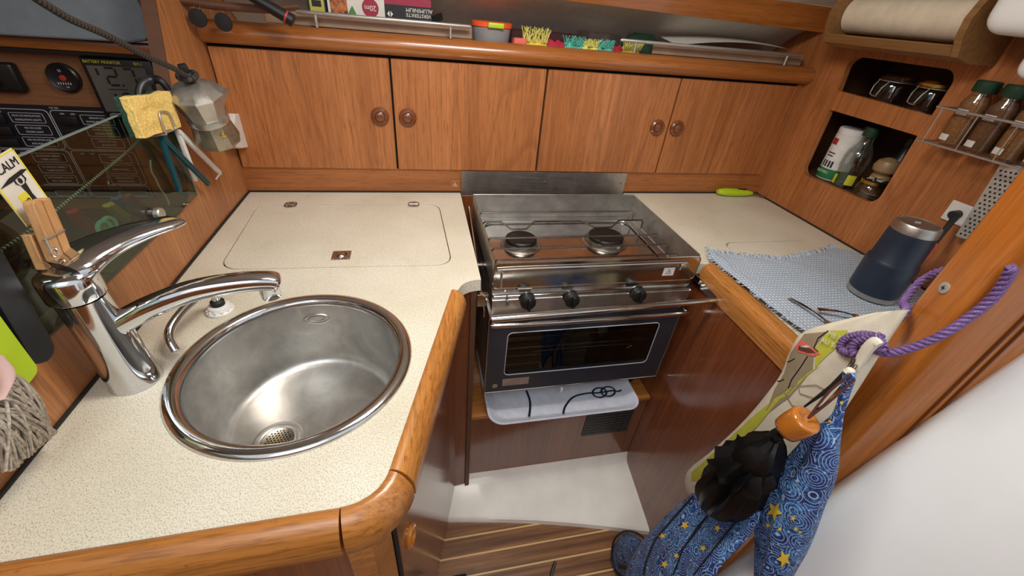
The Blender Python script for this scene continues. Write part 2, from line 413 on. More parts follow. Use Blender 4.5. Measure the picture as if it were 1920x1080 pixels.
def build(b, name, mats, parent=None, loc=None, mods=(), ang=35, recalc=True):
    if not isinstance(mats, (list, tuple)): mats = [mats]
    finish(b.bm, ang)
    if loc is None:
        if parent is not None: loc = WLOC[parent]
        else:
            c = [v.co for v in b.bm.verts]; loc = V(((min(p.x for p in c) + max(p.x for p in c)) / 2, (min(p.y for p in c) + max(p.y for p in c)) / 2, min(p.z for p in c)))
    loc = V(loc)
    for v in b.bm.verts: v.co -= loc
    me = bpy.data.meshes.new(name); b.bm.to_mesh(me); b.bm.free()
    for m in mats: me.materials.append(M[m] if isinstance(m, str) else m)
    o = bpy.data.objects.new(name, me); COL.objects.link(o)
    if parent is not None: o.parent = parent; o.location = loc - WLOC[parent]
    else: o.location = loc
    WLOC[o] = loc
    for kind, kw in mods:
        md = o.modifiers.new(kind.lower(), kind)
        for k, v in kw.items(): setattr(md, k, v)
    return o
def tag(o, label=None, cat=None, group=None, kind=None):
    for k, v in (('label', label), ('category', cat), ('group', group), ('kind', kind)):
        if v: o[k] = v
    return o
def thing(name, label, cat, loc, group=None):
    o = bpy.data.objects.new(name, None); o.empty_display_size = 0.02; COL.objects.link(o); o.location = loc; WLOC[o] = V(loc)
    return tag(o, label, cat, group)
def struct(b, name, mats, **k): return tag(build(b, name, mats, **k), kind='structure')
def single(b, name, mats, label, cat, group=None, kind=None, **k): return tag(build(b, name, mats, **k), label, cat, group, kind)
SOL = lambda t, off=0: ('SOLIDIFY', dict(thickness=t, offset=off))
SUB = lambda n=1: ('SUBSURF', dict(levels=n, render_levels=n))
def rrect(x0, y0, x1, y1, r, n=5):
    pts = []
    for cx, cy, a in ((x1 - r, y1 - r, 0), (x0 + r, y1 - r, 90), (x0 + r, y0 + r, 180), (x1 - r, y0 + r, 270)):
        for k in range(n + 1):
            t = math.radians(a + 90 * k / n); pts.append((cx + r * math.cos(t), cy + r * math.sin(t)))
    return pts
def circ(cx, cy, r, n=48): return [(cx + r * math.cos(2 * PI * k / n), cy + r * math.sin(2 * PI * k / n)) for k in range(n)]
def spline(pts, n=8, closed=False):
    pts = [V(p) for p in pts]; N = len(pts); out = []
    for i in range(N if closed else N - 1):
        g = lambda j: pts[j % N] if closed else pts[max(0, min(N - 1, j))]
        p0, p1, p2, p3 = g(i - 1), g(i), g(i + 1), g(i + 2)
        for k in range(n):
            t = k / n
            out.append(0.5 * ((2 * p1) + (p2 - p0) * t + (2 * p0 - 5 * p1 + 4 * p2 - p3) * t * t + (3 * p1 - p0 - 3 * p2 + p3) * t ** 3))
    if not closed: out.append(pts[-1])
    return out
def loft(b, Ls, Rs, Ts, normal, n=28, folds=(), rag=0.0):
    """closed soft body: rows run from Ls[i] to Rs[i], thickness Ts[i] along normal, folds = (count, depth, phase)"""
    nrm = V(normal).normalized(); k = 6
    Ls, Rs = spline(Ls, k), spline(Rs, k)
    T = [p.x for p in spline([(t, 0, 0) for t in Ts], k)]
    rings = []
    for i, (l, r, t) in enumerate(zip(Ls, Rs, T)):
        ring = []
        for j in range(n):
            a = 2 * PI * j / n; u = 0.5 - 0.5 * math.cos(a)
            sgn = math.sin(a); d = t * 0.5 * (abs(sgn) ** 0.8) * (1 if sgn > 0 else -1)
            for c, dep, ph in folds:
                d += math.sin(u * PI * 2 * c + ph + i * 0.06) * dep * (t / max(T)) * (abs(sgn) ** 0.5) * (1 if sgn > 0 else 0.3)
            p = l.lerp(r, u) + nrm * d
            if rag: p += V((noise.noise(p * 18), noise.noise(p * 18 + V((5, 0, 0))), noise.noise(p * 18 + V((0, 7, 0))))) * rag
            ring.append(b.bm.verts.new(p))
        rings.append(ring)
    for a, c in zip(rings, rings[1:]):
        for j in range(n): b._f([a[j], a[(j + 1) % n], c[(j + 1) % n], c[j]])
    b._f(rings[0][::-1]); b._f(rings[-1])
    return b
def decal(b, bvh, poly, origin_dir, lift=0.0012, sub=3):
    """polygon of 3D points pushed onto a surface along origin_dir and lifted off it"""
    d = V(origin_dir).normalized(); t = bmesh.new(); vs = [t.verts.new(V(p)) for p in poly]
    es = [t.edges.new((vs[i], vs[(i + 1) % len(vs)])) for i in range(len(vs))]
    bmesh.ops.triangle_fill(t, edges=es, use_beauty=True, use_dissolve=False)
    for _ in range(sub):
        ee = [e for e in t.edges if e.calc_length() > 0.006]
        if ee: bmesh.ops.subdivide_edges(t, edges=ee, cuts=1); bmesh.ops.triangulate(t, faces=t.faces[:])
    for v in t.verts:
        h = bvh.ray_cast(v.co - d * 0.5, d)[0]
        if h is not None: v.co = h - d * lift
    return b.merge(t)

# ================================================================== SETTING
# floor of teak and holly planks
b = B(); b.box((-0.6, -2.2, -0.84), (1.9, -0.40, -0.80)); struct(b, 'floor', 'planks', loc=(0, 0, 0))
# white moulded step between the two lower cabinets
b = B()
yb, zb = -0.449, -0.745
rows = [[(0.5105, yb, zb), (1.101, yb, zb)], [(0.507, yb - 0.006, zb - 0.02), (1.1, yb - 0.006, zb - 0.02)], [(0.502, yb - 0.02, zb - 0.03), (1.098, yb - 0.018, zb - 0.033)],
        [(0.49, -0.53, -0.778), (1.079, -0.655, -0.778)], [(0.487, -0.545, -0.7795), (1.076, -0.672, -0.779)], [(0.486, -0.552, -0.779), (1.074, -0.682, -0.779)], [(0.485, -0.556, -0.784), (1.073, -0.688, -0.784)], [(0.485, -0.558, -0.80), (1.073, -0.69, -0.80)]]
nx = 16
def step_fn(i, j):
    a, c = V(rows[i][0]), V(rows[i][1]); u = j / nx; p = a.lerp(c, u)
    if i >= 3: p.y += 0.012 * math.sin(PI * u)
    return p
pv = [[b.bm.verts.new(step_fn(i, j)) for j in range(nx + 1)] for i in range(len(rows))]
for i in range(len(rows) - 1):
    for j in range(nx): b._f([pv[i][j], pv[i + 1][j], pv[i + 1][j + 1], pv[i][j + 1]])
struct(b, 'trim_1', 'step', mods=(SOL(0.006, -1),))

# left bulkhead with the curved opening to the chart table
wl = [(0.42, -0.84), (0.42, 0.70), (-0.075, 0.70), (-0.14, 0.46), (-0.165, 0.40), (-0.185, 0.345), (-0.215, 0.27), (-0.25, 0.20), (-0.268, 0.15), (-0.276, 0.125), (-0.288, 0.106), (-0.305, 0.097), (-0.33, 0.094), (-1.6, 0.094), (-1.6, -0.84)]
b = B(); b.prism([(0.0, y, z) for y, z in wl], (-0.022, 0, 0)); struct(b, 'wall_left', 'teak_wall', loc=(0, 0, 0))
b = B()
edge = [(-0.0745, 0.70), (-0.1395, 0.46), (-0.1645, 0.40), (-0.1845, 0.345), (-0.2145, 0.27), (-0.2495, 0.20), (-0.2675, 0.15), (-0.2755, 0.125), (-0.2875, 0.1065), (-0.305, 0.0975), (-0.33, 0.0945)]
for (y0, z0), (y1, z1) in zip(edge, edge[1:]):
    d = V((0, y1 - y0, z1 - z0)).normalized(); nn = V((0, d.z, -d.y)) * -0.003
    if nn.y > 0: nn = -nn
    a, c = V((0.0008, y0, z0)), V((0.0008, y1, z1)); e = V((-0.0236, 0, 0))
    b.add([a, c, c + nn, a + nn, a + e, c + e, c + nn + e, a + nn + e], [(0, 1, 2, 3), (4, 5, 6, 7), (0, 1, 5, 4), (1, 2, 6, 5), (2, 3, 7, 6), (3, 0, 4, 7)])
struct(b, 'trim_2', 'endgrain')
b = B(); b.box((-0.0235, -1.6, 0.0925), (0.0035, -0.33, 0.1005), 0.001); struct(b, 'trim_3', 'ledge_grey')

# right bulkhead with its two-tier niche
ZT, ZS1, ZS0, ZB = 0.433, 0.343, 0.300, 0.118
def corner(cy, cz, r, a0, a1, n=6): return [(cy + r * math.cos(math.radians(a0 + (a1 - a0) * k / n)), cz + r * math.sin(math.radians(a0 + (a1 - a0) * k / n))) for k in range(n + 1)]
ya, yc = -0.108, -0.384
r = 0.028
up = corner(ya - 0.004 - r, ZT - r, r, 0, 90) + corner(yc + r, ZT - r, r, 90, 180) + [(yc + 0.001, ZS1 - 0.002), (ya - 0.012, ZS1 + 0.006)]
lo_ = [(ya - 0.015, ZS0), (yc + 0.004, ZS0 - 0.004)] + corner(yc + r + 0.002, ZB + 0.004 + r, r, 180, 270) + corner(ya - 0.022 - r, ZB + r, r, 270, 360)
b = B()
b.prism([(1.6, y, z) for y, z in [(0.42, -0.84), (0.42, 0.95), (-0.84, 0.95), (-0.84, -0.84)]], (0.016, 0, 0), holes=[[(1.6, y, z) for y, z in up], [(1.6, y, z) for y, z in lo_]])
struct(b, 'wall_right', 'teak_z', loc=(1.6, 0, 0))
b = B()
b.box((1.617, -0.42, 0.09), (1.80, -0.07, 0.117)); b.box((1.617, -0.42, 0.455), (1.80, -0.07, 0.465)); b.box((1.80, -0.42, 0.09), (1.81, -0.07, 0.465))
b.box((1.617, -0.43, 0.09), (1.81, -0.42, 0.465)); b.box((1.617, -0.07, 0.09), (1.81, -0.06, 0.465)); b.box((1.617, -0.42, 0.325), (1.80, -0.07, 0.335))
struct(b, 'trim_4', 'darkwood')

# outboard side: backsplash, hull liner, beam, headliner
b = B(); b.box((0.0, 0.0, -0.035), (1.6, 0.014, 0.0625)); b.box((-0.02, 0.0, 0.346), (0.0, 0.014, 0.4)); struct(b, 'wall_back', 'teak_x', loc=(0, 0, 0))
b = B(); b.box((0.0, -0.005, -0.001), (0.567, 0.0, 0.0035)); b.box((1.09, -0.005, -0.001), (1.6, 0.0, 0.0035)); b.box((0.0, -0.93, -0.001), (0.0045, -0.005, 0.0035)); b.box((1.5955, -0.8, -0.001), (1.6, -0.005, 0.0035))
struct(b, 'baseboard_back', 'seal')
b = B(); b.box((-0.8, 0.0, 0.365), (-0.022, 0.012, 0.5)); b.box((-0.8, 0.0, -0.06), (-0.022, 0.012, 0.33)); struct(b, 'wall_chart_table', 'nav_board', loc=(0, 0, 0))
b = B()
b.grid(lambda u, v: (0.001 + 1.598 * u, 0.03 + 0.23 * v, 0.501 - 0.142 * v + 0.012 * math.sin(v * PI)), 12, 10)
struct(b, 'wall_hull', 'liner', mods=(SOL(0.01, 1),))
b = B(); b.prism([(0.0, 0.012, 0.502), (0.0, 0.04, 0.502), (0.0, 0.04, 0.56), (0.0, 0.0, 0.56)], (0.8, 0, -0.012)); b.prism([(0.8, 0.012, 0.490), (0.8, 0.04, 0.490), (0.8, 0.04, 0.548), (0.8, 0.0, 0.548)], (0.8, 0, -0.012)); struct(b, 'trim_5', 'shelf_lip', loc=(0, 0, 0))
b = B(); b.box((0.0005, 0.0145, 0.345), (1.5995, 0.36, 0.355)); b.box((0.0005, 0.36, 0.345), (1.5995, 0.37, 0.5)); struct(b, 'trim_6', 'teak_x', loc=(0, 0, 0))
b = B()
cp = [(0.0, 0.538), (-0.35, 0.74), (-0.7, 0.90), (-1.05, 0.92)]
b.prism([(-0.9, y, z) for y, z in cp] + [(-0.9, y, z + 0.03) for y, z in reversed(cp)], (2.7, 0, 0)); struct(b, 'ceiling', 'headliner')
# far walls that close the cabin behind the camera
b = B(); b.box((-0.9, -2.3, -0.84), (1.8, -2.26, 0.55)); struct(b, 'wall_rear', 'teak_z')
b = B(); b.box((-0.92, -2.26, -0.84), (-0.9, 0.4, 1.0)); struct(b, 'wall_far', 'teak_z')
b = B(); b.box((-0.9, 0.3, 0.0), (-0.03, 0.32, 0.9)); struct(b, 'wall_hull_aft', 'liner')

# ================================================================== UPPER CABINET
cab = thing('overhead_cabinet', 'long teak wall cabinet with four doors and round knobs above the worktop', 'cabinet', (0.79, 0.0, 0.063))
b = B(); b.box((0.0005, 0.0141, 0.063), (1.58, 0.3, 0.343)); b.box((1.58, 0.0, 0.063), (1.5995, 0.3, 0.3445)); b.box((0.0005, 0.0, 0.0635), (1.58, 0.014, 0.0665))
build(b, 'carcass', 'teak_z', cab)
b = B(); b.box((0.0, 0.010, 0.066), (1.58, 0.0135, 0.347)); build(b, 'shadow_gap', 'dark', cab)
dx = [(0.0035, 0.3895), (0.3945, 0.7885), (0.7935, 1.1835), (1.1885, 1.5795)]
kn = [0.358, 0.427, 1.148, 1.213]
for (x0, x1), kx in zip(dx, kn):
    b = B(); b.box((x0, -0.004, 0.0675), (x1, 0.0095, 0.3395), 0.0012, 1); d = build(b, 'door', 'teak_z', cab)
    fm = frame((kx, -0.004, 0.2065), (1, 0, 0), (0, 0, 1))
    b = B(); b.lathe([(0.0215, -0.001), (0.0225, 0.002), (0.0215, 0.006), (0.0175, 0.009), (0.0135, 0.0085), (0.0125, 0.0065), (0.0118, 0.0065), (0.0115, 0.010), (0.007, 0.0125), (0.001, 0.013)], fm, 32)
    build(b, 'knob', 'mahog', d)
# rounded lip in front of the shelf
b = B()
prof = [(0.004, 0.346), (-0.012, 0.347), (-0.022, 0.353), (-0.027, 0.364), (-0.025, 0.376), (-0.017, 0.387), (-0.006, 0.391), (0.012, 0.391), (0.012, 0.346)]
b.prism([(0.0012, y, z) for y, z in prof], (1.5975, 0, 0)); single(b, 'shelf_fiddle', 'shelf_lip', 'rounded varnished teak lip running along the front of the long shelf above the cabinet doors', 'shelf edge', ang=50)
def rail(name, x0, x1, posts, label, z=0.4185):
    t = thing(name, label, 'rail', ((x0 + x1) / 2, -0.008, 0.3912), 'steel guard rails on the shelf lip')
    b = B(); b.tube([(x0, -0.008, z), (x0 + 0.004, -0.008, z), (x1 - 0.004, -0.008, z), (x1, -0.008, z)], [0.002, 0.0042, 0.0042, 0.002], 12); build(b, 'bar', 'wire', t)
    for p in posts:
        b = B(); b.tube([(p, -0.008, 0.3912), (p, -0.008, z - 0.003)], 0.0032, 10); build(b, 'post', 'wire', t)
rail('guard_rail', 0.20, 0.588, (0.24, 0.538), 'thin steel rail on the shelf lip, above the two left-hand doors')
rail('guard_rail', 0.975, 1.545, (1.02, 1.494), 'thin steel rail on the shelf lip, above the two right-hand doors')
b = B(); b.box((0.13, 0.014, 0.392), (0.592, 0.022, 0.4165), 0.001, 1); single(b, 'shelf_board', 'board_beige', 'thin beige board standing behind the left shelf rail, in front of the foil box', 'board')
b = B(); b.box((1.085, 0.014, 0.392), (1.57, 0.022, 0.4185), 0.001, 1); single(b, 'shelf_board', 'board_beige', 'thin beige board standing behind the right shelf rail, below the sheet of paper', 'board')

# ---- things on the shelf (shelf surface z = 0.355)
fb = thing('foil_box', 'white, black and crimson aluminium foil carton lying upside down on the shelf', 'box', (0.43, 0.07, 0.3555))
xa, xb, y0 = 0.262, 0.495, 0.034
b = B(); b.box((xa, y0, 0.40), (xb, y0 + 0.05, 0.462), 0.001, 1); build(b, 'carton', 'box_white', fb)
b = B(); b.box((0.388, y0 - 0.0008, 0.418), (xb + 0.0005, y0 - 0.0001, 0.4475)); build(b, 'black_print', 'box_black', fb)
b = B(); b.box((0.388, y0 - 0.0008, 0.4478), (xb + 0.0005, y0 - 0.0001, 0.462)); build(b, 'crimson_print', 'magenta', fb)
b = B(); b.box((0.268, y0 - 0.0008, 0.415), (0.305, y0 - 0.0001, 0.462)); build(b, 'roast_picture', 'meat', fb)
b = B(); b.prism([(0.304, y0 - 0.0005, 0.420), (0.316, y0 - 0.0005, 0.438), (0.324, y0 - 0.0005, 0.421)], (0, -0.0004, 0)); build(b, 'leaf_picture', 'leaf', fb)
b = B(); b.lathe([(0.0185, 0), (0.0185, 0.0006)], frame((0.356, y0 - 0.0002, 0.4365), (1, 0, 0), (0, 0, 1)), 32); build(b, 'round_print', 'magenta', fb)
b = B()
flip = lambda x, z: frame((x, y0 - 0.0012, z), (-1, 0, 0), (0, 0, -1))
b.text('20m', 0.015, flip(0.356, 0.4365)); b.text('VERSTERKTE', 0.0105, flip(0.4655, 0.430)); b.text('ALUMINIUM', 0.0115, flip(0.4675, 0.440))
b.prism([(0.393, y0 - 0.001, 0.4285), (0.3985, y0 - 0.001, 0.4345), (0.3985, y0 - 0.001, 0.4225)], (0, -0.0004, 0)); b.prism([(0.4065, y0 - 0.001, 0.4285), (0.401, y0 - 0.001, 0.4345), (0.401, y0 - 0.001, 0.4225)], (0, -0.0004, 0))
for k in range(13): b.mat(1).box((0.462 + k * 0.0022, y0 - 0.0014, 0.4035), (0.4632 + k * 0.0022 + (k % 3) * 0.0003, y0 - 0.001, 0.4105))
build(b, 'lettering', ['paper', 'ink'], fb)
b = B(); b.add([(xb, y0, 0.405), (xb + 0.028, y0 - 0.006, 0.428), (xb + 0.026, y0 + 0.02, 0.44), (xb, y0 + 0.02, 0.43), (xb + 0.008, y0 - 0.002, 0.398)], [(0, 1, 2, 3), (0, 4, 1)]); build(b, 'open_flap', 'box_black', fb, mods=(SOL(0.001),))
b = B(); b.box((0.22, 0.03, 0.356), (0.260, 0.08, 0.455), 0.001, 1); b.mat(1).box((0.225, 0.0285, 0.42), (0.256, 0.0299, 0.45)); b.mat(0).box((0.23, 0.028, 0.43), (0.250, 0.0284, 0.442)); single(b, 'carton', ['box_black', 'tool_yellow'], 'small dark carton with olive print standing left of the foil carton', 'box')
b = B(); b.box((0.538, 0.05, 0.356), (0.565, 0.10, 0.41), 0.001, 1); single(b, 'paper_packet', 'paper', 'small pale packet behind the right end of the foil carton', 'packet')
fc = thing('food_container', 'clear lidded food container with an orange and lime rim on the shelf', 'container', (0.648, 0.05, 0.3555))
b = B(); b.lathe([(0.030, 0.0), (0.034, 0.01), (0.038, 0.06), (0.038, 0.063), (0.036, 0.06), (0.032, 0.01), (0.028, 0.002)], Matrix.Translation((0.648, 0.062, 0.3559)), 28, 1.3, 1.0); build(b, 'tub', 'frosted', fc)
b = B(); b.lathe([(0.038, 0.0), (0.0405, 0.002), (0.0405, 0.011), (0.036, 0.013), (0.001, 0.013)], Matrix.Translation((0.648, 0.062, 0.418)), 28, 1.3, 1.0); build(b, 'lid', 'orange', fc)
b = B(); b.box((0.632, 0.0165, 0.4185), (0.672, 0.023, 0.4300), 0.002); build(b, 'lid_clip', 'lime', fc)
b = B(); b.box((0.628, 0.05, 0.358), (0.668, 0.07, 0.40), 0.001, 1, Matrix.Translation((0.648, 0.06, 0.38)) @ Matrix.Rotation(0.35, 4, 'Y') @ Matrix.Translation((-0.648, -0.06, -0.38))); build(b, 'sachet', 'paper', fc)
b = B(); b.box((0.700, 0.02, 0.356), (0.735, 0.05, 0.402), 0.006); single(b, 'red_pouch', 'salmon', 'small faded red pouch between the food container and the striped cloth', 'pouch')
# fringed striped scarf
sc = thing('fringed_cloth', 'bright yellow, crimson and turquoise striped cloth with frayed fringe bundled on the shelf', 'cloth', (0.9, 0.04, 0.3555))
secs = [(0.725, 0.79, 'f_yellow', 0.034, 0), (0.79, 0.838, 'f_red', 0.022, 1), (0.838, 0.888, 'f_teal', 0.022, 0), (0.888, 0.93, 'f_lime', 0.018, 0), (0.93, 0.975, 'f_teal', 0.020, 0), (0.975, 1.005, 'f_red', 0.018, 1), (1.005, 1.055, 'f_yellow', 0.026, 0)]
for i, (x0, x1, m, h, bare) in enumerate(secs):
    b = B(); b.grid(lambda u, v: (x0 + (x1 - x0) * u, 0.018 + 0.03 * v + 0.004 * math.sin(u * 9 + i), 0.360 + 0.040 * math.sin(min(1, v * 1.2) * PI * 0.6) - 0.003 * math.cos(u * 14)), 10, 6); build(b, 'stripe', m, sc, mods=(SOL(0.004),))
    if not bare:
        b = B()
        for k in range(60):
            x = x0 + (x1 - x0) * random.random(); a = random.uniform(-0.5, 0.5); hh = h * random.uniform(0.5, 1)
            yy = 0.022 + random.random() * 0.012
            b.tube([(x, yy, 0.396), (x + a * hh * 0.4, yy - 0.002, 0.396 + hh * 0.6), (x + a * hh, yy - 0.004, 0.396 + hh)], 0.0008, 4)
        build(b, 'fringe', 'f_lime' if m == 'f_yellow' else m, sc)
b = B(); b.box((0.70, 0.075, 0.356), (0.90, 0.135, 0.418), 0.01); single(b, 'folded_cloth', 'navy_dark_red', 'dark maroon cloth folded behind the striped cloth at the back of the shelf', 'cloth')
b = B(); b.lathe([(0.04, 0.0), (0.045, 0.01), (0.047, 0.06), (0.049, 0.061), (0.049, 0.070), (0.046, 0.072), (0.001, 0.072)], Matrix.Translation((0.955, 0.095, 0.3555)), 28, 1.3, 0.9); single(b, 'lidded_tub', 'clear_plastic', 'clear lidded tub behind the turquoise end of the striped cloth', 'tub')
b = B(); loft(b, [(1.02, 0.10, 0.357), (1.03, 0.10, 0.39), (1.05, 0.10, 0.43)], [(1.16, 0.10, 0.357), (1.16, 0.10, 0.40), (1.12, 0.10, 0.435)], [0.08, 0.09, 0.04], (0, 1, 0), folds=((3, 0.012, 0.3),), rag=0.006); single(b, 'plastic_bag', 'darkgreen', 'crumpled dark green bag on the shelf behind the right rail', 'bag')
b = B(); b.grid(lambda u, v: (1.16 + 0.36 * u, 0.03 + 0.1 * v, 0.417 + 0.012 * v + 0.02 * math.sin(u * 2.4) * (1 - v * 0.4)), 12, 4); single(b, 'loose_paper', 'paper', 'loose white sheet of paper lying above the right shelf board', 'paper', mods=(SOL(0.0006),))

# ================================================================== LEFT WORKTOP, LID, SINK
SX, SY, SR = 0.2575, -0.668, 0.160
lidpts = rrect(0.048, -0.395, 0.497, -0.088, 0.035)
# front edge slants a little, as in the galley
lidpts = [(x + (0.012 * ((y + 0.088) / -0.307)), y - (0.012 * ((x - 0.048) / 0.449)) * ((y + 0.088) / -0.307)) for x, y in lidpts]
inner_f = [(0.501, -0.504), (0.398, -0.868)]
arc = [(0.398, -0.868), (0.392, -0.884), (0.381, -0.896), (0.366, -0.903), (0.348, -0.906)]
notch = [(0.564, -0.469), (0.552, -0.4695), (0.54, -0.473), (0.53, -0.479), (0.521, -0.488), (0.514, -0.502)]
outline = [(0.0015, -0.0005), (0.566, -0.0005)] + notch + inner_f[:1] + arc + [(0.0015, -0.911)]
grow = lambda pts, d: [((x - cx) * (1 + d / abs(x - cx) if abs(x - cx) > 1e-4 else 1) + cx, (y - cy) * (1 + d / abs(y - cy) if abs(y - cy) > 1e-4 else 1) + cy) for x, y in pts for cx, cy in [(0.275, -0.243)]]
Z3 = lambda pts, z: [(x, y, z) for x, y in pts]
ct = thing('worktop', 'speckled cream laminate worktop around the round sink', 'worktop', (0.28, -0.45, -0.03))
b = B(); b.prism(Z3(outline, -0.028), (0, 0, 0.028), holes=[Z3(grow(lidpts, 0.0021), -0.028), Z3(circ(SX, SY, 0.150), -0.028)]); build(b, 'surface', 'laminate', ct, loc=(0, 0, 0))
lid = thing('cool_box_lid', 'laminate cool-box lid let into the worktop with two hinges and a latch', 'lid', (0.275, -0.243, -0.026))
b = B(); b.prism(Z3(lidpts, -0.026), (0, 0, 0.0258)); build(b, 'panel', 'laminate', lid, loc=(0, 0, 0))
b = B(); b.prism(Z3(grow(lidpts, 0.008), -0.032), (0, 0, 0.004)); build(b, 'gasket', 'dark', lid)
for hx in (0.123, 0.431):
    b = B(); b.prism(Z3(rrect(hx - 0.015, -0.108, hx + 0.015, -0.074, 0.012), 0.0001), (0, 0, 0.0022)); b.tube([(hx - 0.012, -0.0905, 0.0028), (hx + 0.012, -0.0905, 0.0028)], 0.0028, 10)
    for sy in (-0.1, -0.08):
        for sx in (-0.007, 0.007): b.lathe([(0.0024, 0.0022), (0.002, 0.003), (0.0005, 0.0032)], Matrix.Translation((hx + sx, sy, 0)), 10)
    build(b, 'hinge', 'steel', lid)
b = B(); b.prism(Z3(rrect(0.2605, -0.374, 0.298, -0.338, 0.003), 0.0001), (0, 0, 0.0018), holes=[Z3(circ(0.279, -0.354, 0.0125, 24), 0.0001)]); b.lathe([(0.0125, 0.0018), (0.0115, 0.003), (0.0105, 0.0005), (0.009, 0.0012), (0.007, 0.0042), (0.001, 0.005)], Matrix.Translation((0.279, -0.354, 0.0)), 28, cap0=False)
for sx in (0.2645, 0.279, 0.294): b.lathe([(0.002, 0.0018), (0.0012, 0.0028), (0.0003, 0.003)], Matrix.Translation((sx, -0.3705, 0)), 10)
build(b, 'latch', 'steel', lid)

sk = thing('sink', 'round stainless steel sink set in the worktop', 'sink', (SX, SY, -0.15))
T = Matrix.Translation((SX, SY, 0))
b = B(); b.lathe([(0.1495, -0.002), (0.1675, 0.0004), (0.1675, 0.0020), (0.165, 0.0052), (0.159, 0.0072), (0.152, 0.0068), (0.1475, 0.0035), (0.1455, -0.002), (0.1455, -0.006), (0.1475, -0.006)], T, 96, cap0=False, cap1=False)
build(b, 'rim', 'sinkrim', sk, ang=60)
DR = V((0.207, -0.704)); DC = DR - V((SX, SY)); zb = -0.138
b = B(); rings = []
prof = [(0.1458, -0.004), (0.1445, -0.02), (0.142, -0.06), (0.139, -0.10), (0.1365, -0.116), (0.133, -0.126), (0.127, -0.1325), (0.119, -0.1355)]
for r_, z_ in prof: rings.append([b.bm.verts.new((SX + r_ * math.cos(2 * PI * k / 96), SY + r_ * math.sin(2 * PI * k / 96), z_)) for k in range(96)])
for f in (0.8, 0.6, 0.42, 0.27, 0.18):
    u = (0.119 - (0.119 * f)) / 0.119; rr = 0.119 * f + 0.016 * (1 - f)
    c = V((SX, SY)) + DC * min(1, (1 - f) / 0.70); rings.append([b.bm.verts.new((c.x + rr * math.cos(2 * PI * k / 96), c.y + rr * math.sin(2 * PI * k / 96), -0.1355 - 0.0055 * (1 - f))) for k in range(96)])
rings.append([b.bm.verts.new((DR.x + 0.0405 * math.cos(2 * PI * k / 96), DR.y + 0.0405 * math.sin(2 * PI * k / 96), -0.1405)) for k in range(96)])
for a, c in zip(rings[:-1], rings[1:]):
    if c is rings[-1]: continue
    for k in range(96): b._f([a[k], a[(k + 1) % 96], c[(k + 1) % 96], c[k]])
for v in rings[-1]: b.bm.verts.remove(v)
build(b, 'bowl', 'sink', sk, ang=70)
b = B(); b.lathe([(0.037, -0.1400), (0.0375, -0.1380), (0.035, -0.1365), (0.029, -0.1370), (0.0265, -0.1385), (0.025, -0.1375), (0.0235, -0.1375)], Matrix.Translation((DR.x, DR.y, 0)), 48, cap0=False, cap1=False); dr = build(b, 'drain_flange', 'brushed_x', sk)
holes = []
for i in range(-4, 5):
    for j in range(-4, 5):
        x = i * 0.0049 + (j % 2) * 0.00245; y = j * 0.0043
        if math.hypot(x, y) < 0.0195: holes.append([(DR.x + x + hx, DR.y + y + hy, -0.1380) for hx, hy in circ(0, 0, 0.0014, 8)])
b = B(); b.prism([(x, y, -0.1380) for x, y in circ(DR.x, DR.y, 0.0240, 32)], (0, 0, 0.0012), holes=holes); build(b, 'strainer', 'steel', dr)
b = B(); b.lathe([(0.030, -0.150), (0.001, -0.150)], Matrix.Translation((DR.x, DR.y, 0)), 24, cap0=False); build(b, 'drain_well', 'dark', dr)
# embossed overflow on the far wall
ang_o = math.radians(92); oc = V((SX + 0.1435 * math.cos(ang_o), SY + 0.1435 * math.sin(ang_o), -0.034))
fm = frame(oc, (1, 0.04, 0), (0, 0, 1)); ov = [fm @ V((0.021 * math.cos(t * PI / 16), 0.010 * math.sin(t * PI / 16), 0.001)) for t in range(32)]
b = B(); b.tube(ov, 0.0016, 8, closed=True); b.tube([fm @ V((0.014 * math.cos(t * PI / 16), 0.0055 * math.sin(t * PI / 16), 0.001)) for t in range(32)], 0.001, 8, closed=True); build(b, 'overflow', 'sink', sk)

# wooden fiddle around the worktop: three joined pieces
fd = thing('worktop_fiddle', 'thick varnished teak edging around the sink worktop, scuffed along the front', 'edging', (0.3, -0.9, -0.048))
fp = [(0.0, -0.046), (0.0, -0.001), (0.0008, 0.0022), (0.004, 0.0040), (0.010, 0.0036), (0.0165, 0.0005), (0.0245, -0.0085), (0.0290, -0.0180), (0.0305, -0.028), (0.0305, -0.044), (0.029, -0.046)]
def fid(path, name, mat):
    b = B(); b.sweep([(p, q) for p, q in fp], [(x, y, 0) for x, y in path]); return build(b, name, mat, fd, loc=(0, 0, 0), ang=50)
# travel so that outward is on the right: from the wall along the front, round the corner and back along the side
fid([(0.0, -0.912), (0.3475, -0.9065)][::1], 'front_length', 'fiddle_x')
# slightly wider arc for a smooth corner
ca = [(0.3485, -0.9062), (0.358, -0.9052), (0.368, -0.9022), (0.378, -0.897), (0.3865, -0.890), (0.393, -0.8805), (0.397, -0.871)]
fid(ca, 'corner_block', 'fiddle_x')
fid([(0.3975, -0.8695), (0.5, -0.504)], 'side_length', 'fiddle_y')

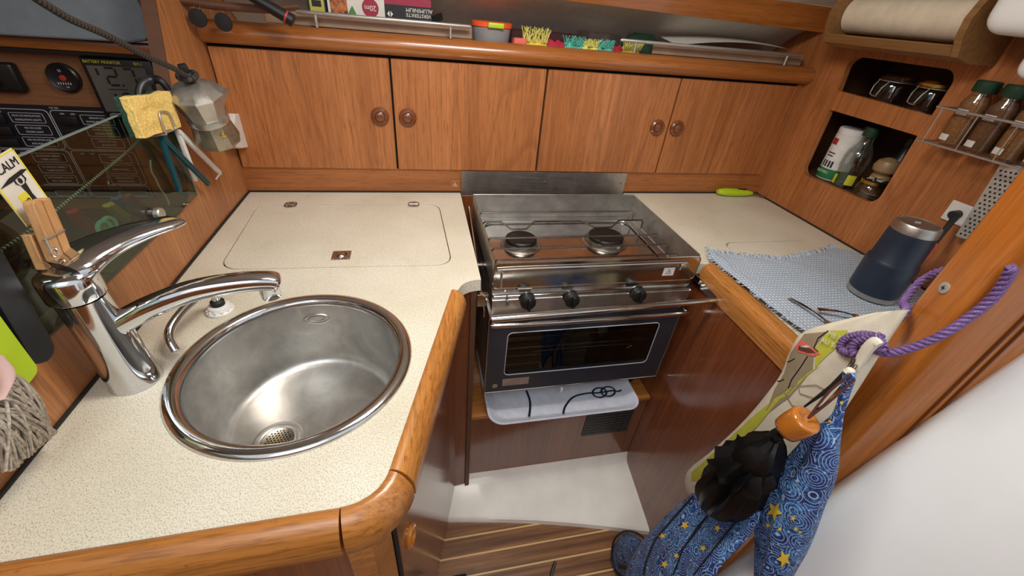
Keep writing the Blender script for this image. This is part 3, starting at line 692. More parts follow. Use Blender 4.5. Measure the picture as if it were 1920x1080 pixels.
# left lower cabinet
lc = thing('lower_cabinet', 'varnished brown lower cabinet under the sink worktop', 'cabinet', (0.25, -0.6, -0.80))
SXF = lambda y: 0.511 + 0.28 * (y + 0.454)
body = [(0.0015, -0.03), (0.5545, -0.03), (0.5545, -0.462), (0.513, -0.466), (SXF(-0.87), -0.87), (0.372, -0.912), (0.0015, -0.918)]
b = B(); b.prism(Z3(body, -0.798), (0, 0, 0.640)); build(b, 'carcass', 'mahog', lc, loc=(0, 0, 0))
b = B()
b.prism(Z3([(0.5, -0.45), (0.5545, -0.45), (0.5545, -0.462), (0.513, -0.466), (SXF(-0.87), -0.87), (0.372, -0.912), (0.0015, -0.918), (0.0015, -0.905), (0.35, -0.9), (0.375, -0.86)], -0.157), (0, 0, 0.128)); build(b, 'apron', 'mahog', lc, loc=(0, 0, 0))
b = B(); b.prism(Z3([(0.5445, -0.4615), (0.5565, -0.4605), (0.5565, -0.4680), (0.5445, -0.4690)], -0.798), (0, 0, 0.768)); build(b, 'edge_strip', 'endgrain', lc)
dvec = V((0.28, 1, 0)).normalized(); nout = V((1, -0.28, 0)).normalized()
fmD = frame((SXF(-0.878), -0.878, -0.75), dvec, (0, 0, 1))   # x along door, y up, z = outward
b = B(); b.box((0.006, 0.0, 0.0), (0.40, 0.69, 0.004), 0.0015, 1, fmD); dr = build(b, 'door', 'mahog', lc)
b = B(); b.box((-0.004, -0.02, 0.0002), (0.005, 0.70, 0.0026), 0, 1, fmD); build(b, 'door_gap', 'dark', lc)
fmk = fmD @ Matrix.Translation((0.043, 0.512, 0.004))
b = B(); b.lathe([(0.024, 0.0), (0.0245, 0.003), (0.022, 0.006), (0.018, 0.007), (0.015, 0.005), (0.013, 0.0035), (0.001, 0.0035)], fmk, 28, 0.72, 1.0); build(b, 'flush_pull', 'amber', dr)
b = B(); b.prism(Z3([(0.345, -0.9185), (0.372, -0.9135), (SXF(-0.884), -0.884), (SXF(-0.884) - 0.01, -0.884), (0.345, -0.905)], -0.798), (0, 0, 0.765)); build(b, 'corner_stile', 'fiddle_x', lc)

# ================================================================== STOVE AND ITS RECESS
b = B(); b.box((0.5545, -0.46, -0.80), (0.5565, 0.0, -0.03)); b.box((0.5565, -0.01, -0.80), (1.09, 0.0, -0.008)); b.box((1.0985, -0.445, -0.80), (1.1005, -0.001, -0.03)); struct(b, 'trim_7', 'mahog', loc=(0, 0, 0))
pl = thing('stove_plinth', 'low varnished box with a vent grille under the oven', 'plinth', (0.83, -0.2, -0.80))
b = B(); b.box((0.557, -0.448, -0.798), (1.098, -0.0105, -0.474)); build(b, 'front_panel', 'mahog', pl)
b = B(); b.box((0.557, -0.455, -0.4735), (1.098, -0.0105, -0.460), 0.002); build(b, 'top_board', 'fiddle_x', pl)
b = B(); b.prism([(x, -0.4485, z) for x, z in [(0.908, -0.621), (1.061, -0.621), (1.061, -0.50), (0.908, -0.50)]], (0, -0.002, 0))
for r_ in range(6):
    for c_ in range(9): b.mat(1).box((0.9145 + r_ * 0.0245, -0.4515, -0.612 + c_ * 0.0125), (0.9345 + r_ * 0.0245, -0.4506, -0.6085 + c_ * 0.0125), 0.0)
build(b, 'vent_grille', ['black', 'slat'], pl)
tr = thing('tray', 'white melamine tray with a navy rope and knot print jutting out under the oven', 'tray', (0.83, -0.4, -0.4605))
x0, x1, yf, ybk = 0.605, 1.035, -0.502, -0.20
def ring(d, z, k=0.035): return [(x, y, z) for x, y in rrect(x0 - d, yf - d, x1 + d, ybk + d, k + max(0, d), 6)]
b = B(); rs = [ring(-0.028, -0.4568, 0.03), ring(-0.022, -0.4560, 0.03), ring(-0.004, -0.440), ring(0.0, -0.4355), ring(0.005, -0.4345), ring(0.006, -0.437), ring(0.001, -0.4395), ring(-0.016, -0.4595, 0.03)]
vr = [[b.bm.verts.new(p) for p in r_] for r_ in rs]; n_ = len(vr[0])
for a, c in zip(vr, vr[1:]):
    for k in range(n_): b._f([a[k], a[(k + 1) % n_], c[(k + 1) % n_], c[k]])
b._f(vr[0]); b._f(vr[-1])
traymat = plain('white_melamine', (222, 224, 236), 0.2)
build(b, 'dish', traymat, tr, ang=50)
def onray(p):
    q = AZ(p, -0.4562)
    if q.y < -0.474: q = AZ(p, -0.442) if q.y < -0.49 else AZ(p, -0.450)
    return V((q.x, q.y, q.z + 0.0012))
b = B(); b.tube(spline([onray(p) for p in [(987, 733), (993, 750), (994, 765), (992, 781)]], 5), 0.0032, 8, flat=0.4)
b.tube(spline([onray(p) for p in [(1056, 776), (1060, 762), (1075, 745), (1100, 738), (1122, 737), (1148, 733), (1160, 734), (1172, 726), (1186, 710)]], 5), 0.0030, 8, flat=0.4)
for (cx, cy) in ((1124, 737), (1140, 735)):
    b.tube([onray((cx + 13 * math.cos(t * PI / 10), cy + 9 * math.sin(t * PI / 10))) + V((0, 0, 0.001)) for t in range(20)], 0.0028, 8, closed=True, flat=0.4)
build(b, 'rope_print', 'navy', tr)

stv = thing('gas_cooker', 'stainless two-burner gimballed gas cooker with an oven', 'cooker', (0.835, -0.27, -0.40))
X0, X1, Y0, Y1 = 0.592, 1.078, -0.098, -0.452
b = B(); b.box((X0 + 0.002, Y1 + 0.01, -0.375), (X1 - 0.002, Y0, -0.372)); b.box((X0 + 0.002, Y1 + 0.008, -0.375), (X0 + 0.006, Y0, -0.052)); b.box((X1 - 0.006, Y1 + 0.008, -0.375), (X1 - 0.002, Y0, -0.052)); b.box((X0 + 0.002, Y0 - 0.004, -0.375), (X1 - 0.002, Y0, -0.052)); b.box((X0 + 0.002, Y1 + 0.012, -0.142), (X1 - 0.002, Y0, -0.138))
build(b, 'oven_body', 'brushed_x', stv)
b = B(); b.box((X0 + 0.0065, Y1 + 0.03, -0.3715), (X1 - 0.0065, Y0 - 0.006, -0.370)); b.box((X0 + 0.0065, Y0 - 0.008, -0.37), (X1 - 0.0065, Y0 - 0.0045, -0.143)); build(b, 'oven_lining', 'dark', stv)
b = B()
for z in (-0.20, -0.235):
    b.tube([(0.63, -0.435, z), (1.04, -0.435, z)], 0.002, 8)
for k in range(11): b.tube([(0.64 + k * 0.038, -0.435, -0.235), (0.64 + k * 0.038, -0.15, -0.235)], 0.0013, 6)
b.tube(spline([(0.72, -0.44, -0.262), (0.722, -0.44, -0.245), (0.97, -0.44, -0.245), (0.972, -0.44, -0.262)], 4), 0.0018, 8); build(b, 'oven_shelf', 'steel', stv)
# hob tray
b = B()
zt = -0.036
b.box((X0, Y1, zt - 0.014), (X1, Y0, zt)); b.box((X0, Y1 - 0.012, zt - 0.020), (X1 + 0.002, Y0, zt - 0.0135), 0.003)
build(b, 'hob_plate', 'steel', stv)
b = B(); rr_ = [(x, y, zt + 0.004) for x, y in rrect(X0 + 0.022, Y1 + 0.04, X1 - 0.028, Y0 - 0.04, 0.03, 6)]; b.tube(rr_, 0.0035, 8, closed=True, flat=0.6); build(b, 'pressed_rib', 'steel', stv)
b = B(); b.box((X0, Y0 - 0.002, zt), (X1, Y0, 0.034), 0.0008, 1); build(b, 'back_guard', 'brushed_x', stv)
b = B(); b.box((X1 - 0.002, Y1 + 0.0, zt), (X1, Y0, 0.032), 0.0008, 1); build(b, 'side_guard', 'brushed_x', stv)
b = B(); b.box((X0, Y1 + 0.0, zt), (X0 + 0.002, Y0, 0.032), 0.0008, 1); build(b, 'side_guard', 'brushed_x', stv)
b = B(); fg = rrect(X0 + 0.0, zt, X1 + 0.001, 0.029, 0.012, 5); b.prism([(x, Y1 - 0.002, z) for x, z in fg], (0, -0.0018, 0)); b.tube([(x, Y1 - 0.003, z) for x, z in rrect(X0 + 0.0, zt + 0.002, X1 + 0.001, 0.03, 0.012, 5)], 0.0018, 8, closed=True)
fgo = build(b, 'front_guard', 'steel', stv)
b = B(); b.tube(spline([(X0 + 0.018, Y1 - 0.008, zt + 0.006), (X0 + 0.018, Y1 - 0.008, 0.008), (X0 + 0.024, Y1 - 0.008, 0.016), (0.83, Y1 - 0.008, 0.0165), (X1 - 0.05, Y1 - 0.008, 0.017), (X1 - 0.046, Y1 - 0.008, 0.010), (X1 - 0.046, Y1 - 0.006, -0.004)], 4), 0.0017, 8); build(b, 'retaining_wire', 'wire', fgo)
wp = AY((1254, 510), Y1 - 0.0048)
b = B(); b.box((wp.x - 0.014, Y1 - 0.0046, wp.z - 0.010), (wp.x + 0.014, Y1 - 0.0040, wp.z + 0.011)); b.mat(1)
for rr2, mi in ((0.0085, 1), (0.006, 0)):
    b.mat(mi).prism([(wp.x + rr2 * math.cos(math.radians(a)), Y1 - 0.0046 - (0.0085 - rr2) * 0.1, wp.z - 0.001 + rr2 * math.sin(math.radians(a))) for a in (90, 210, 330)], (0, -0.0003, 0))
b.mat(1).text('!', 0.009, frame((wp.x, Y1 - 0.0056, wp.z - 0.0005), (1, 0, 0), (0, 0, 1))); build(b, 'warning_sticker', ['white', 'ink'], fgo)
for bx, by, rr2 in ((0.697, -0.262, 0.040), (0.932, -0.258, 0.047)):
    T = Matrix.Translation((bx, by, zt))
    b = B(); b.lathe([(rr2 + 0.014, 0.0005), (rr2 + 0.010, 0.003), (rr2 + 0.004, 0.002), (rr2 + 0.003, 0.008), (rr2 + 0.001, 0.012), (rr2 - 0.01, 0.012)], T, 40, cap0=False); bo = build(b, 'burner', 'alucast', stv)
    b = B(); b.lathe([(rr2 - 0.002, 0.0122), (rr2, 0.014), (rr2, 0.019), (rr2 - 0.003, 0.0215), (0.001, 0.022)], T, 40); build(b, 'burner_cap', 'burner', bo)
rodz = 0.004
rods = [(-0.152, None), (-0.210, 'dip'), (-0.300, None), (-0.352, None), (-0.400, None)]
for i, (yy, kind) in enumerate(rods):
    P = [(X0 + 0.012, yy, zt + 0.012), (X0 + 0.012, yy, rodz - 0.005), (X0 + 0.018, yy, rodz)]
    if kind: P += [(0.652, yy, rodz), (0.676, yy - 0.020, rodz - 0.012), (0.716, yy - 0.020, rodz - 0.012), (0.742, yy, rodz), (0.872, yy, rodz), (0.905, yy - 0.025, rodz - 0.008), (0.955, yy - 0.025, rodz - 0.008), (0.985, yy, rodz)]
    P += [(X1 - 0.024, yy, rodz), (X1 - 0.018, yy, rodz - 0.005), (X1 - 0.018, yy, zt + 0.01)]
    b = B(); b.tube(P, 0.0023, 8); build(b, 'pan_rail', 'railsteel', stv)
b = B()
for xx in (X0 + 0.012, X1 - 0.018): b.tube([(xx, -0.145, zt + 0.012), (xx, -0.405, zt + 0.012)], 0.0022, 8)
build(b, 'rail_frame', 'wire', stv)
# control panel
b = B(); b.prism([(X0, y, z) for y, z in [(Y1 - 0.004, -0.056), (Y1 - 0.013, -0.060), (Y1 - 0.009, -0.106), (Y1 + 0.004, -0.106)]], (X1 - X0, 0, 0)); cp_ = build(b, 'control_panel', 'brushed_x', stv)
for kx in (990, 1072, 1197):
    k = AY((kx, {990: 566, 1072: 562, 1197: 553}[kx]), Y1 - 0.025)
    fm = frame((k.x, Y1 - 0.012, k.z), (1, 0, 0), (0, 0, 1))
    b = B(); b.lathe([(0.0185, 0.0), (0.0185, 0.002), (0.012, 0.0025)], fm, 28); build(b, 'knob_plate', 'steel', stv)
    b = B(); b.lathe([(0.015, 0.0022), (0.017, 0.006), (0.0175, 0.018), (0.016, 0.0215), (0.012, 0.023), (0.0005, 0.0235)], fm, 30); b.box((-0.0035, -0.014, 0.022), (0.0035, 0.0165, 0.031), 0.002, 2, fm); build(b, 'knob', 'black', stv)
kk = AY((951, 568), Y1 - 0.02)
b = B(); b.tube(spline([(kk.x, Y1 - 0.012, kk.z + 0.013), (kk.x, Y1 - 0.022, kk.z + 0.006), (kk.x, Y1 - 0.022, kk.z - 0.006), (kk.x, Y1 - 0.012, kk.z - 0.012)], 4), 0.0022, 8); build(b, 'catch_loop', 'steel', stv)
# oven door
YD = Y1 - 0.006
dz0, dz1 = -0.362, -0.110
b = B(); win = rrect(0.636, -0.303, 1.032, -0.162, 0.012, 5)
b.prism([(x, YD, z) for x, z in [(X0 - 0.002, dz0), (X1 + 0.002, dz0), (X1 + 0.002, dz1), (X0 - 0.002, dz1)]], (0, 0.010, 0), holes=[[(x, YD, z) for x, z in win]]); od = build(b, 'oven_door', 'oven_front', stv)
b = B(); b.prism([(x, YD + 0.004, z) for x, z in win], (0, 0.002, 0)); build(b, 'window', 'oven_glass', od)
b = B(); b.tube([(x, YD - 0.0005, z) for x, z in win], 0.0011, 6, closed=True); build(b, 'window_line', 'white_line', od)
b = B(); b.box((X0 - 0.004, YD - 0.0015, dz0 - 0.004), (X1 + 0.004, YD + 0.011, dz0), 0.0008, 1)
for xx in (X0 - 0.005, X1 + 0.002): b.box((xx, YD - 0.0015, dz0 - 0.004), (xx + 0.003, YD + 0.011, dz1), 0.0008, 1)
build(b, 'door_edging', 'steel', od)
b = B(); b.tube(spline([(X0 + 0.004, YD, -0.118), (X0 + 0.004, YD - 0.02, -0.114), (X0 + 0.02, YD - 0.030, -0.112), (0.83, YD - 0.032, -0.112), (X1 - 0.02, YD - 0.030, -0.112), (X1 - 0.004, YD - 0.02, -0.114), (X1 - 0.004, YD, -0.118)], 5), 0.0058, 12); build(b, 'door_handle', 'steel', od)
b = B(); b.box((0.634, YD - 0.0008, -0.343), (0.704, YD - 0.0002, -0.318)); b.lathe([(0.0072, 0.0), (0.0072, 0.0006), (0.005, 0.0008), (0.005, 0.0006)], frame((0.615, YD - 0.0001, -0.340), (1, 0, 0), (0, 0, 1)), 20); b.mat(1)
build(b, 'maker_plate', 'alu', od)
b = B(); b.box((0.80, -0.46, -0.392), (0.806, -0.452, -0.376), 0.001); b.mat(0); build(b, 'door_latch', 'white', stv)
# crash bar in front of the cooker
cb = thing('crash_bar', 'shiny steel safety bar across the front of the cooker', 'bar', (0.84, -0.53, -0.06))
pL, pR = AY((921, 598), -0.53), AY((1345, 563), -0.53)
b = B(); b.tube([pL, pL.lerp(pR, 0.5), pR], [0.0095, 0.0085, 0.0075], 16, flat=0.8); build(b, 'front_tube', 'steel', cb)
b = B(); q = V((pL.x - 0.001, -0.466, -0.048)); b.tube([pL, q], 0.004, 8); b.box((0.5570, -0.475, -0.066), (0.5810, -0.462, -0.036), 0.001); build(b, 'left_arm', 'steel', cb)
b = B(); b.prism([(pR.x, pR.y, pR.z - 0.008), (pR.x, pR.y, pR.z + 0.008), (1.0945, -0.445, -0.028), (1.0945, -0.445, -0.05)], (-0.0035, 0, 0)); build(b, 'right_arm', 'steel', cb)
# gimbal side plate on the left
b = B(); b.prism([(X0 - 0.014, y, z) for y, z in [(-0.10, 0.0), (-0.115, 0.004), (-0.44, -0.105), (-0.44, -0.125), (-0.10, -0.12)]], (0.003, 0, 0)); b.tube([(X0 - 0.011, -0.27, -0.09), (X0 + 0.002, -0.27, -0.09)], 0.01, 12); b.tube([(0.5565, -0.27, -0.09), (X0 - 0.012, -0.27, -0.09)], 0.006, 10); build(b, 'gimbal_plate', 'steel', stv)
# heat shield
hs = thing('heat_shield', 'brushed steel splash plate on the backsplash behind the cooker', 'splash plate', (0.83, 0, 0.0))
b = B(); b.box((0.569, -0.0075, -0.009), (1.088, -0.005, 0.0665)); build(b, 'plate', 'brushed_x', hs)
for sx in (0.578, 0.822, 1.073):
    b = B(); b.lathe([(0.003, 0), (0.0026, 0.0015), (0.0006, 0.002)], frame((sx, -0.0075, 0.035), (1, 0, 0), (0, 0, 1)), 12); build(b, 'screw', 'screw', hs)
# boat sticker on the backsplash
s_ = AY((854, 345), -0.0003)
b = B()
b.tube([(s_.x - 0.009, -0.001, s_.z - 0.009), (s_.x + 0.009, -0.001, s_.z - 0.009), (s_.x + 0.009, -0.001, s_.z + 0.009), (s_.x - 0.009, -0.001, s_.z + 0.009)], 0.0007, 6, closed=True)
b.prism([(s_.x - 0.0008, -0.0008, s_.z + 0.008), (s_.x - 0.006, -0.0008, s_.z - 0.004), (s_.x - 0.0008, -0.0008, s_.z - 0.004)], (0, -0.0004, 0)); b.prism([(s_.x + 0.0008, -0.0008, s_.z + 0.005), (s_.x + 0.0008, -0.0008, s_.z - 0.004), (s_.x + 0.0045, -0.0008, s_.z - 0.004)], (0, -0.0004, 0)); b.box((s_.x - 0.006, -0.0012, s_.z - 0.0065), (s_.x + 0.006, -0.0008, s_.z - 0.005))
single(b, 'boat_sticker', 'sticker', 'tiny square sticker with a sailing boat at the right end of the teak backsplash', 'sticker')

# ================================================================== RIGHT WORKTOP
rc = thing('side_worktop', 'speckled cream worktop to the right of the cooker', 'worktop', (1.35, -0.4, -0.03))
ro = [(1.0925, -0.0005), (1.5985, -0.0005), (1.5985, -0.80), (1.137, -0.80), (1.139, -0.450), (1.0935, -0.4405)]
rl = rrect(1.222, -0.70, 1.50, -0.342, 0.03)
b = B(); b.prism(Z3(ro, -0.028), (0, 0, 0.028), holes=[Z3(grow([(x, y) for x, y in rl], 0.0), -0.028)]); build(b, 'surface', 'laminate', rc, loc=(0, 0, 0))
b = B(); b.prism(Z3([(1.361 + (x - 1.361) * 0.984, -0.521 + (y + 0.521) * 0.988) for x, y in rl], -0.026), (0, 0, 0.0258)); single(b, 'locker_lid', 'laminate', 'laminate locker lid flush in the right worktop, mostly under the blue cloth', 'lid', loc=(0, 0, 0))
b = B(); b.sweep([(p, q) for p, q in [(0.0, -0.05), (0.0, -0.002), (0.004, 0.004), (0.012, 0.008), (0.026, 0.008), (0.036, 0.003), (0.041, -0.006), (0.042, -0.02), (0.040, -0.05)]], [(1.138, -0.452, 0), (1.136, -0.72, 0), (1.134, -0.828, 0)])
# outward must face the cooker side
single(b, 'side_fiddle', 'fiddle_y', 'varnished teak edging along the right worktop beside the blue cloth', 'edging', loc=(0, 0, 0), ang=50)
rcb = thing('side_cabinet', 'glossy dark varnished lower cabinet to the right of the cooker', 'cabinet', (1.3, -0.6, -0.80))
b = B()
def rface(u, v):
    y = -0.445 - 0.385 * u; z = -0.797 + 0.765 * v; k = min(1, max(0, (y + 0.45) / -0.24))
    return (1.104 - 0.03 * k * (1 - v) * (1 if y > -0.69 else 1), y, z)
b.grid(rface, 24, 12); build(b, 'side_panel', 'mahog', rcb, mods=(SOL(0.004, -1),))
b = B(); b.box((1.112, -0.825, -0.797), (1.595, -0.02, -0.034)); build(b, 'carcass', 'darkwood', rcb)

# ================================================================== THINGS ON THE RIGHT WORKTOP
cl = thing('dish_cloth', 'pale blue waffle cloth with frayed far edge spread on the right worktop', 'cloth', (1.35, -0.55, 0.0))
edgeB = [AZ(p, 0.008) for p in [(1326, 472), (1370, 476), (1420, 482), (1470, 485), (1520, 478), (1568, 463)]]
edgeF = [V((1.128, -0.46, 0.0125)), V((1.13, -0.60, 0.0125)), V((1.135, -0.70, 0.0125)), V((1.20, -0.752, 0.010)), V((1.33, -0.77, 0.006)), V((1.45, -0.77, 0.006))]
eb, ef = spline(edgeB, 6), None
# quad patch: left side follows the fiddle, right side follows the wall
cL = spline([edgeB[0], V((1.122, -0.45, 0.013)), V((1.126, -0.53, 0.0145)), V((1.132, -0.62, 0.014)), V((1.142, -0.70, 0.013)), V((1.160, -0.78, 0.012))], 8)
cR = spline([edgeB[-1], V((1.582, -0.44, 0.006)), V((1.575, -0.52, 0.006)), V((1.565, -0.62, 0.006)), V((1.55, -0.70, 0.006)), V((1.54, -0.78, 0.006))], 8)
def cloth(u, v):
    k = v * (len(cL) - 1); i = int(min(k, len(cL) - 2)); f = k - i
    l = cL[i].lerp(cL[i + 1], f); r_ = cR[i].lerp(cR[i + 1], f)
    e = u * (len(eb) - 1); ii = int(min(e, len(eb) - 2)); top = eb[ii].lerp(eb[ii + 1], e - ii)
    p = l.lerp(r_, u); straight = edgeB[0].lerp(edgeB[-1], u); p += (top - straight) * (1 - v) ** 2
    p.z = max(0.0035, (p.z - 0.006) * (1 - u) ** 6 + 0.0055 + 0.002 * noise.noise(V((u * 7, v * 6, 0.3))))
    if p.x < 1.152: p.z = 0.0125 + 0.0015 * noise.noise(V((u * 9, v * 14, 2)))
    return p
b = B(); b.grid(cloth, 50, 50); build(b, 'weave', 'waffle', cl, loc=(0, 0, 0), mods=(SOL(0.0018, 1),), ang=80)
b = B()
for k in range(150):
    u = random.random(); p = cloth(u, 0.0); a = random.uniform(-0.6, 0.6); L = random.uniform(0.008, 0.022)
    b.tube([p, p + V((a * L * 0.5, L * 0.6, 0.004)), p + V((a * L, L, -0.001))], 0.0011, 4)
for k in range(60):
    p = cloth(0.0, random.uniform(0.0, 0.9)); L = random.uniform(0.004, 0.009)
    b.tube([p, p + V((-L, random.uniform(-0.004, 0.004), -0.001))], 0.0009, 4)
build(b, 'fringe', 'fringe', cl, loc=(0, 0, 0))
TX, TY = 1.418, -0.602
tm = thing('tumbler', 'navy insulated steel tumbler standing upside down on the blue cloth', 'tumbler', (TX, TY, 0.008))
T = Matrix.Translation((TX, TY, 0.0095)) @ Matrix.Diagonal((0.86, 0.86, 0.93, 1))
b = B(); b.lathe([(0.052, 0.012), (0.0535, 0.016), (0.0545, 0.060), (0.0545, 0.086), (0.0525, 0.094), (0.0495, 0.098), (0.0475, 0.150), (0.0455, 0.164)], T, 48, cap0=False, cap1=False); build(b, 'sleeve', 'navy', tm)
b = B(); b.lathe([(0.050, 0.0), (0.052, 0.001), (0.0525, 0.0125), (0.051, 0.013)], T, 48, cap0=False, cap1=False); build(b, 'steel_rim', 'brushed_x', tm); b = B(); b.lathe([(0.0445, 0.1635), (0.0455, 0.164), (0.0440, 0.181), (0.042, 0.184), (0.039, 0.1848), (0.0375, 0.1835), (0.001, 0.1835)], T, 48, cap0=False); build(b, 'steel_base', 'brushed_x', tm)
b = B(); fm = T @ Matrix.Translation((0.0, 0.004, 0.1838)); b.prism([fm @ V((x, y, 0)) for x, y in [(-0.011, 0), (0, -0.0055), (0.011, 0), (0, 0.0055)]], (0, 0, 0.0006), holes=[[fm @ V((x, y, 0)) for x, y in [(-0.006, 0), (0, -0.003), (0.006, 0), (0, 0.003)]]]); build(b, 'base_mark', 'white_line', tm)
b = B(); b.lathe([(0.030, 0.0), (0.035, 0.001), (0.037, 0.008), (0.0355, 0.010), (0.034, 0.006), (0.028, 0.003), (0.001, 0.003)], Matrix.Translation((1.40, -0.705, 0.0085)), 36); single(b, 'clear_disc', 'clear', 'small round clear plastic disc lying in front of the navy tumbler', 'cup')  # unidentified round clear item, shaped as a shallow disc
def spoon(a, c, bowl_first, label, w=0.011):
    a, c = V(a), V(c); d = (c - a).normalized(); n = V((0, 0, 1)).cross(d)
    L = (c - a).length; b = B(); rows = []
    for i in range(25):
        t = i / 24; s_ = t if bowl_first else 1 - t
        if s_ < 0.3: hw = w * math.sin(min(1, s_ / 0.3 * 0.92 + 0.06) * PI) ** 0.6; dp = -0.004 * math.sin(s_ / 0.3 * PI)
        else: hw = 0.0026 + 0.0028 * max(0, (s_ - 0.55) / 0.45); dp = 0
        rise = 0.006 * math.sin(t * PI)
        c0 = a.lerp(c, t) + V((0, 0, rise))
        rows.append([b.bm.verts.new(c0 + n * hw * j + V((0, 0, dp * (1 - j * j)))) for j in (-1, -0.5, 0, 0.5, 1)])
    for r0, r1 in zip(rows, rows[1:]):
        for j in range(4): b._f([r0[j], r0[j + 1], r1[j + 1], r1[j]])
    return single(b, 'teaspoon', 'steel', label, 'spoon', 'teaspoons on the blue cloth', mods=(SOL(0.0012),), ang=60)
spoon(AZ((1480, 559), 0.014), AZ((1575, 625), 0.012), False, 'teaspoon lying on the blue cloth, handle end nearest the cooker', 0.010)
spoon(AZ((1534, 580), 0.018), AZ((1622, 600), 0.012), False, 'teaspoon crossing over the other one with its bowl towards the tumbler', 0.010)
# lighter
lg = thing('gas_lighter', 'lime green utility lighter with a dark nozzle at the back of the right worktop', 'lighter', (1.50, -0.02, 0.0))
L0, L1, L2 = AZ((1333, 352), 0.012), AZ((1403, 362), 0.010), AZ((1443, 372), 0.006)
L0 = V((L0.x, min(L0.y, -0.012), 0.012)); L0.x = 1.425; L0.y = -0.022; L0.z = 0.0135
L1 = V((1.55, -0.032, 0.0125)); L2 = V((1.592, -0.052, 0.006))
b = B(); b.tube(spline([L0, L0.lerp(L1, 0.15), L0.lerp(L1, 0.5), L0.lerp(L1, 0.85), L1], 4), [0.007 + 0.009 * math.sin(min(1, (i + 1) / 16) * PI) for i in range(17)], 14, flat=0.8); build(b, 'handle', 'lime', lg)
b = B(); b.tube([L0.lerp(L1, 0.55) + V((0, 0, 0.011)), L0.lerp(L1, 0.8) + V((0, 0, 0.0115))], 0.0035, 8); build(b, 'trigger', 'black', lg)
b = B(); b.tube([L1, L1.lerp(L2, 0.5), L2], [0.005, 0.003, 0.0035], 8); build(b, 'nozzle', 'endgrain', lg)
# scraper leaning beside the tumbler
so = thing('kitchen_brush', 'black handled utensil with an orange head leaning behind the tumbler', 'utensil', (1.46, -0.60, 0.01))
b = B(); b.tube([AX((1792, 406), 1.56), AX((1765, 440), 1.53), AX((1738, 475), 1.51)], [0.0062, 0.005, 0.005], 10); build(b, 'handle', 'black', so)
b = B(); p0, p1 = AX((1752, 455), 1.518), AX((1722, 488), 1.50); b.tube([p0, p0.lerp(p1, 0.3), p0.lerp(p1, 0.8), p1, V((1.49, p1.y + 0.01, 0.012))], [0.006, 0.012, 0.012, 0.006, 0.004], 12, flat=0.5); build(b, 'head', 'orange', so)

# ================================================================== ON THE RIGHT BULKHEAD
ph = thing('paper_towel_holder', 'wooden holder with a roll of paper towels high on the right bulkhead', 'towel holder', (1.53, -0.25, 0.46))
xs, xe = 1.475, 1.598
def endplate(y, name='end_plate'):
    b = B(); b.prism([(x, y, z) for x, z in [(xe, 0.448), (1.53, 0.448), (1.492, 0.457), (1.474, 0.492), (1.47, 0.52), (1.482, 0.556), (1.51, 0.585), (xe, 0.595)]], (0, -0.014, 0)); build(b, name, 'holder', ph)
endplate(-0.112); endplate(-0.425)
b = B(); b.prism([(x, -0.114, z) for x, z in [(xe, 0.449), (1.525, 0.449), (1.490, 0.458), (1.478, 0.474), (1.484, 0.477), (1.497, 0.465), (xe, 0.457)]], (0, -0.311, 0)); build(b, 'bottom_lip', 'holder', ph)
b = B(); b.prism([(x, -0.114, z) for x, z in [(1.49, 0.572), (1.51, 0.586), (xe, 0.594), (xe, 0.580), (1.515, 0.575), (1.50, 0.562)]], (0, -0.311, 0)); build(b, 'top_lip', 'holder', ph)
b = B(); b.lathe([(0.012, 0.0), (0.039, 0.0), (0.039, 0.294), (0.012, 0.294)], zframe((1.536, -0.1275, 0.520), (0, -1, 0)), 40, cap0=False, cap1=False); single(b, 'paper_towel_roll', 'kitchen_roll', 'off-white roll of paper towels lying in the wooden holder', 'paper roll')
# white reading lamp
wlmp = thing('white_lamp', 'rounded white plastic lamp at the top right corner', 'lamp', (1.56, -0.5, 0.43))
b = B(); b.box((1.46, -0.66, 0.498), (1.57, -0.455, 0.64), 0.03, 5); build(b, 'head', 'cream_white', wlmp)
b = B(); b.box((1.52, -0.66, 0.435), (1.598, -0.515, 0.52), 0.022, 5); build(b, 'mount', 'cream_white', wlmp)
# spice rack
sr = thing('spice_rack', 'steel wire rack full of spice bottles on the right bulkhead', 'rack', (1.56, -0.5, 0.30))
ry0, ry1, rz0, rz1, rx0, rx1 = -0.434, -0.75, 0.300, 0.368, 1.525, 1.596
def wire(b, pts, r=0.0016): b.tube(pts, r, 6)
b = B()
wire(b, [(rx0, ry0, rz1), (rx0, ry1, rz1)], 0.0026); wire(b, [(rx1, ry0, rz1), (rx0, ry0, rz1)], 0.0022); wire(b, [(rx0, ry0, rz0), (rx0, ry1, rz0)], 0.0022); wire(b, [(rx1, ry0, rz0), (rx1, ry1, rz0)]); wire(b, [(rx1, ry0, rz0), (rx0, ry0, rz0)]); wire(b, [(rx1, ry0, rz0), (rx1, ry0, rz1)])
build(b, 'frame_wire', 'wire', sr)
for k in range(14):
    y = ry0 - 0.012 - k * 0.0225
    b = B(); P = [(rx1, y, rz0), (rx0, y, rz0)] + ([(rx0, y, rz1)] if k % 3 == 0 else [])
    wire(b, P, 0.0012); build(b, 'cross_wire', 'wire', sr)
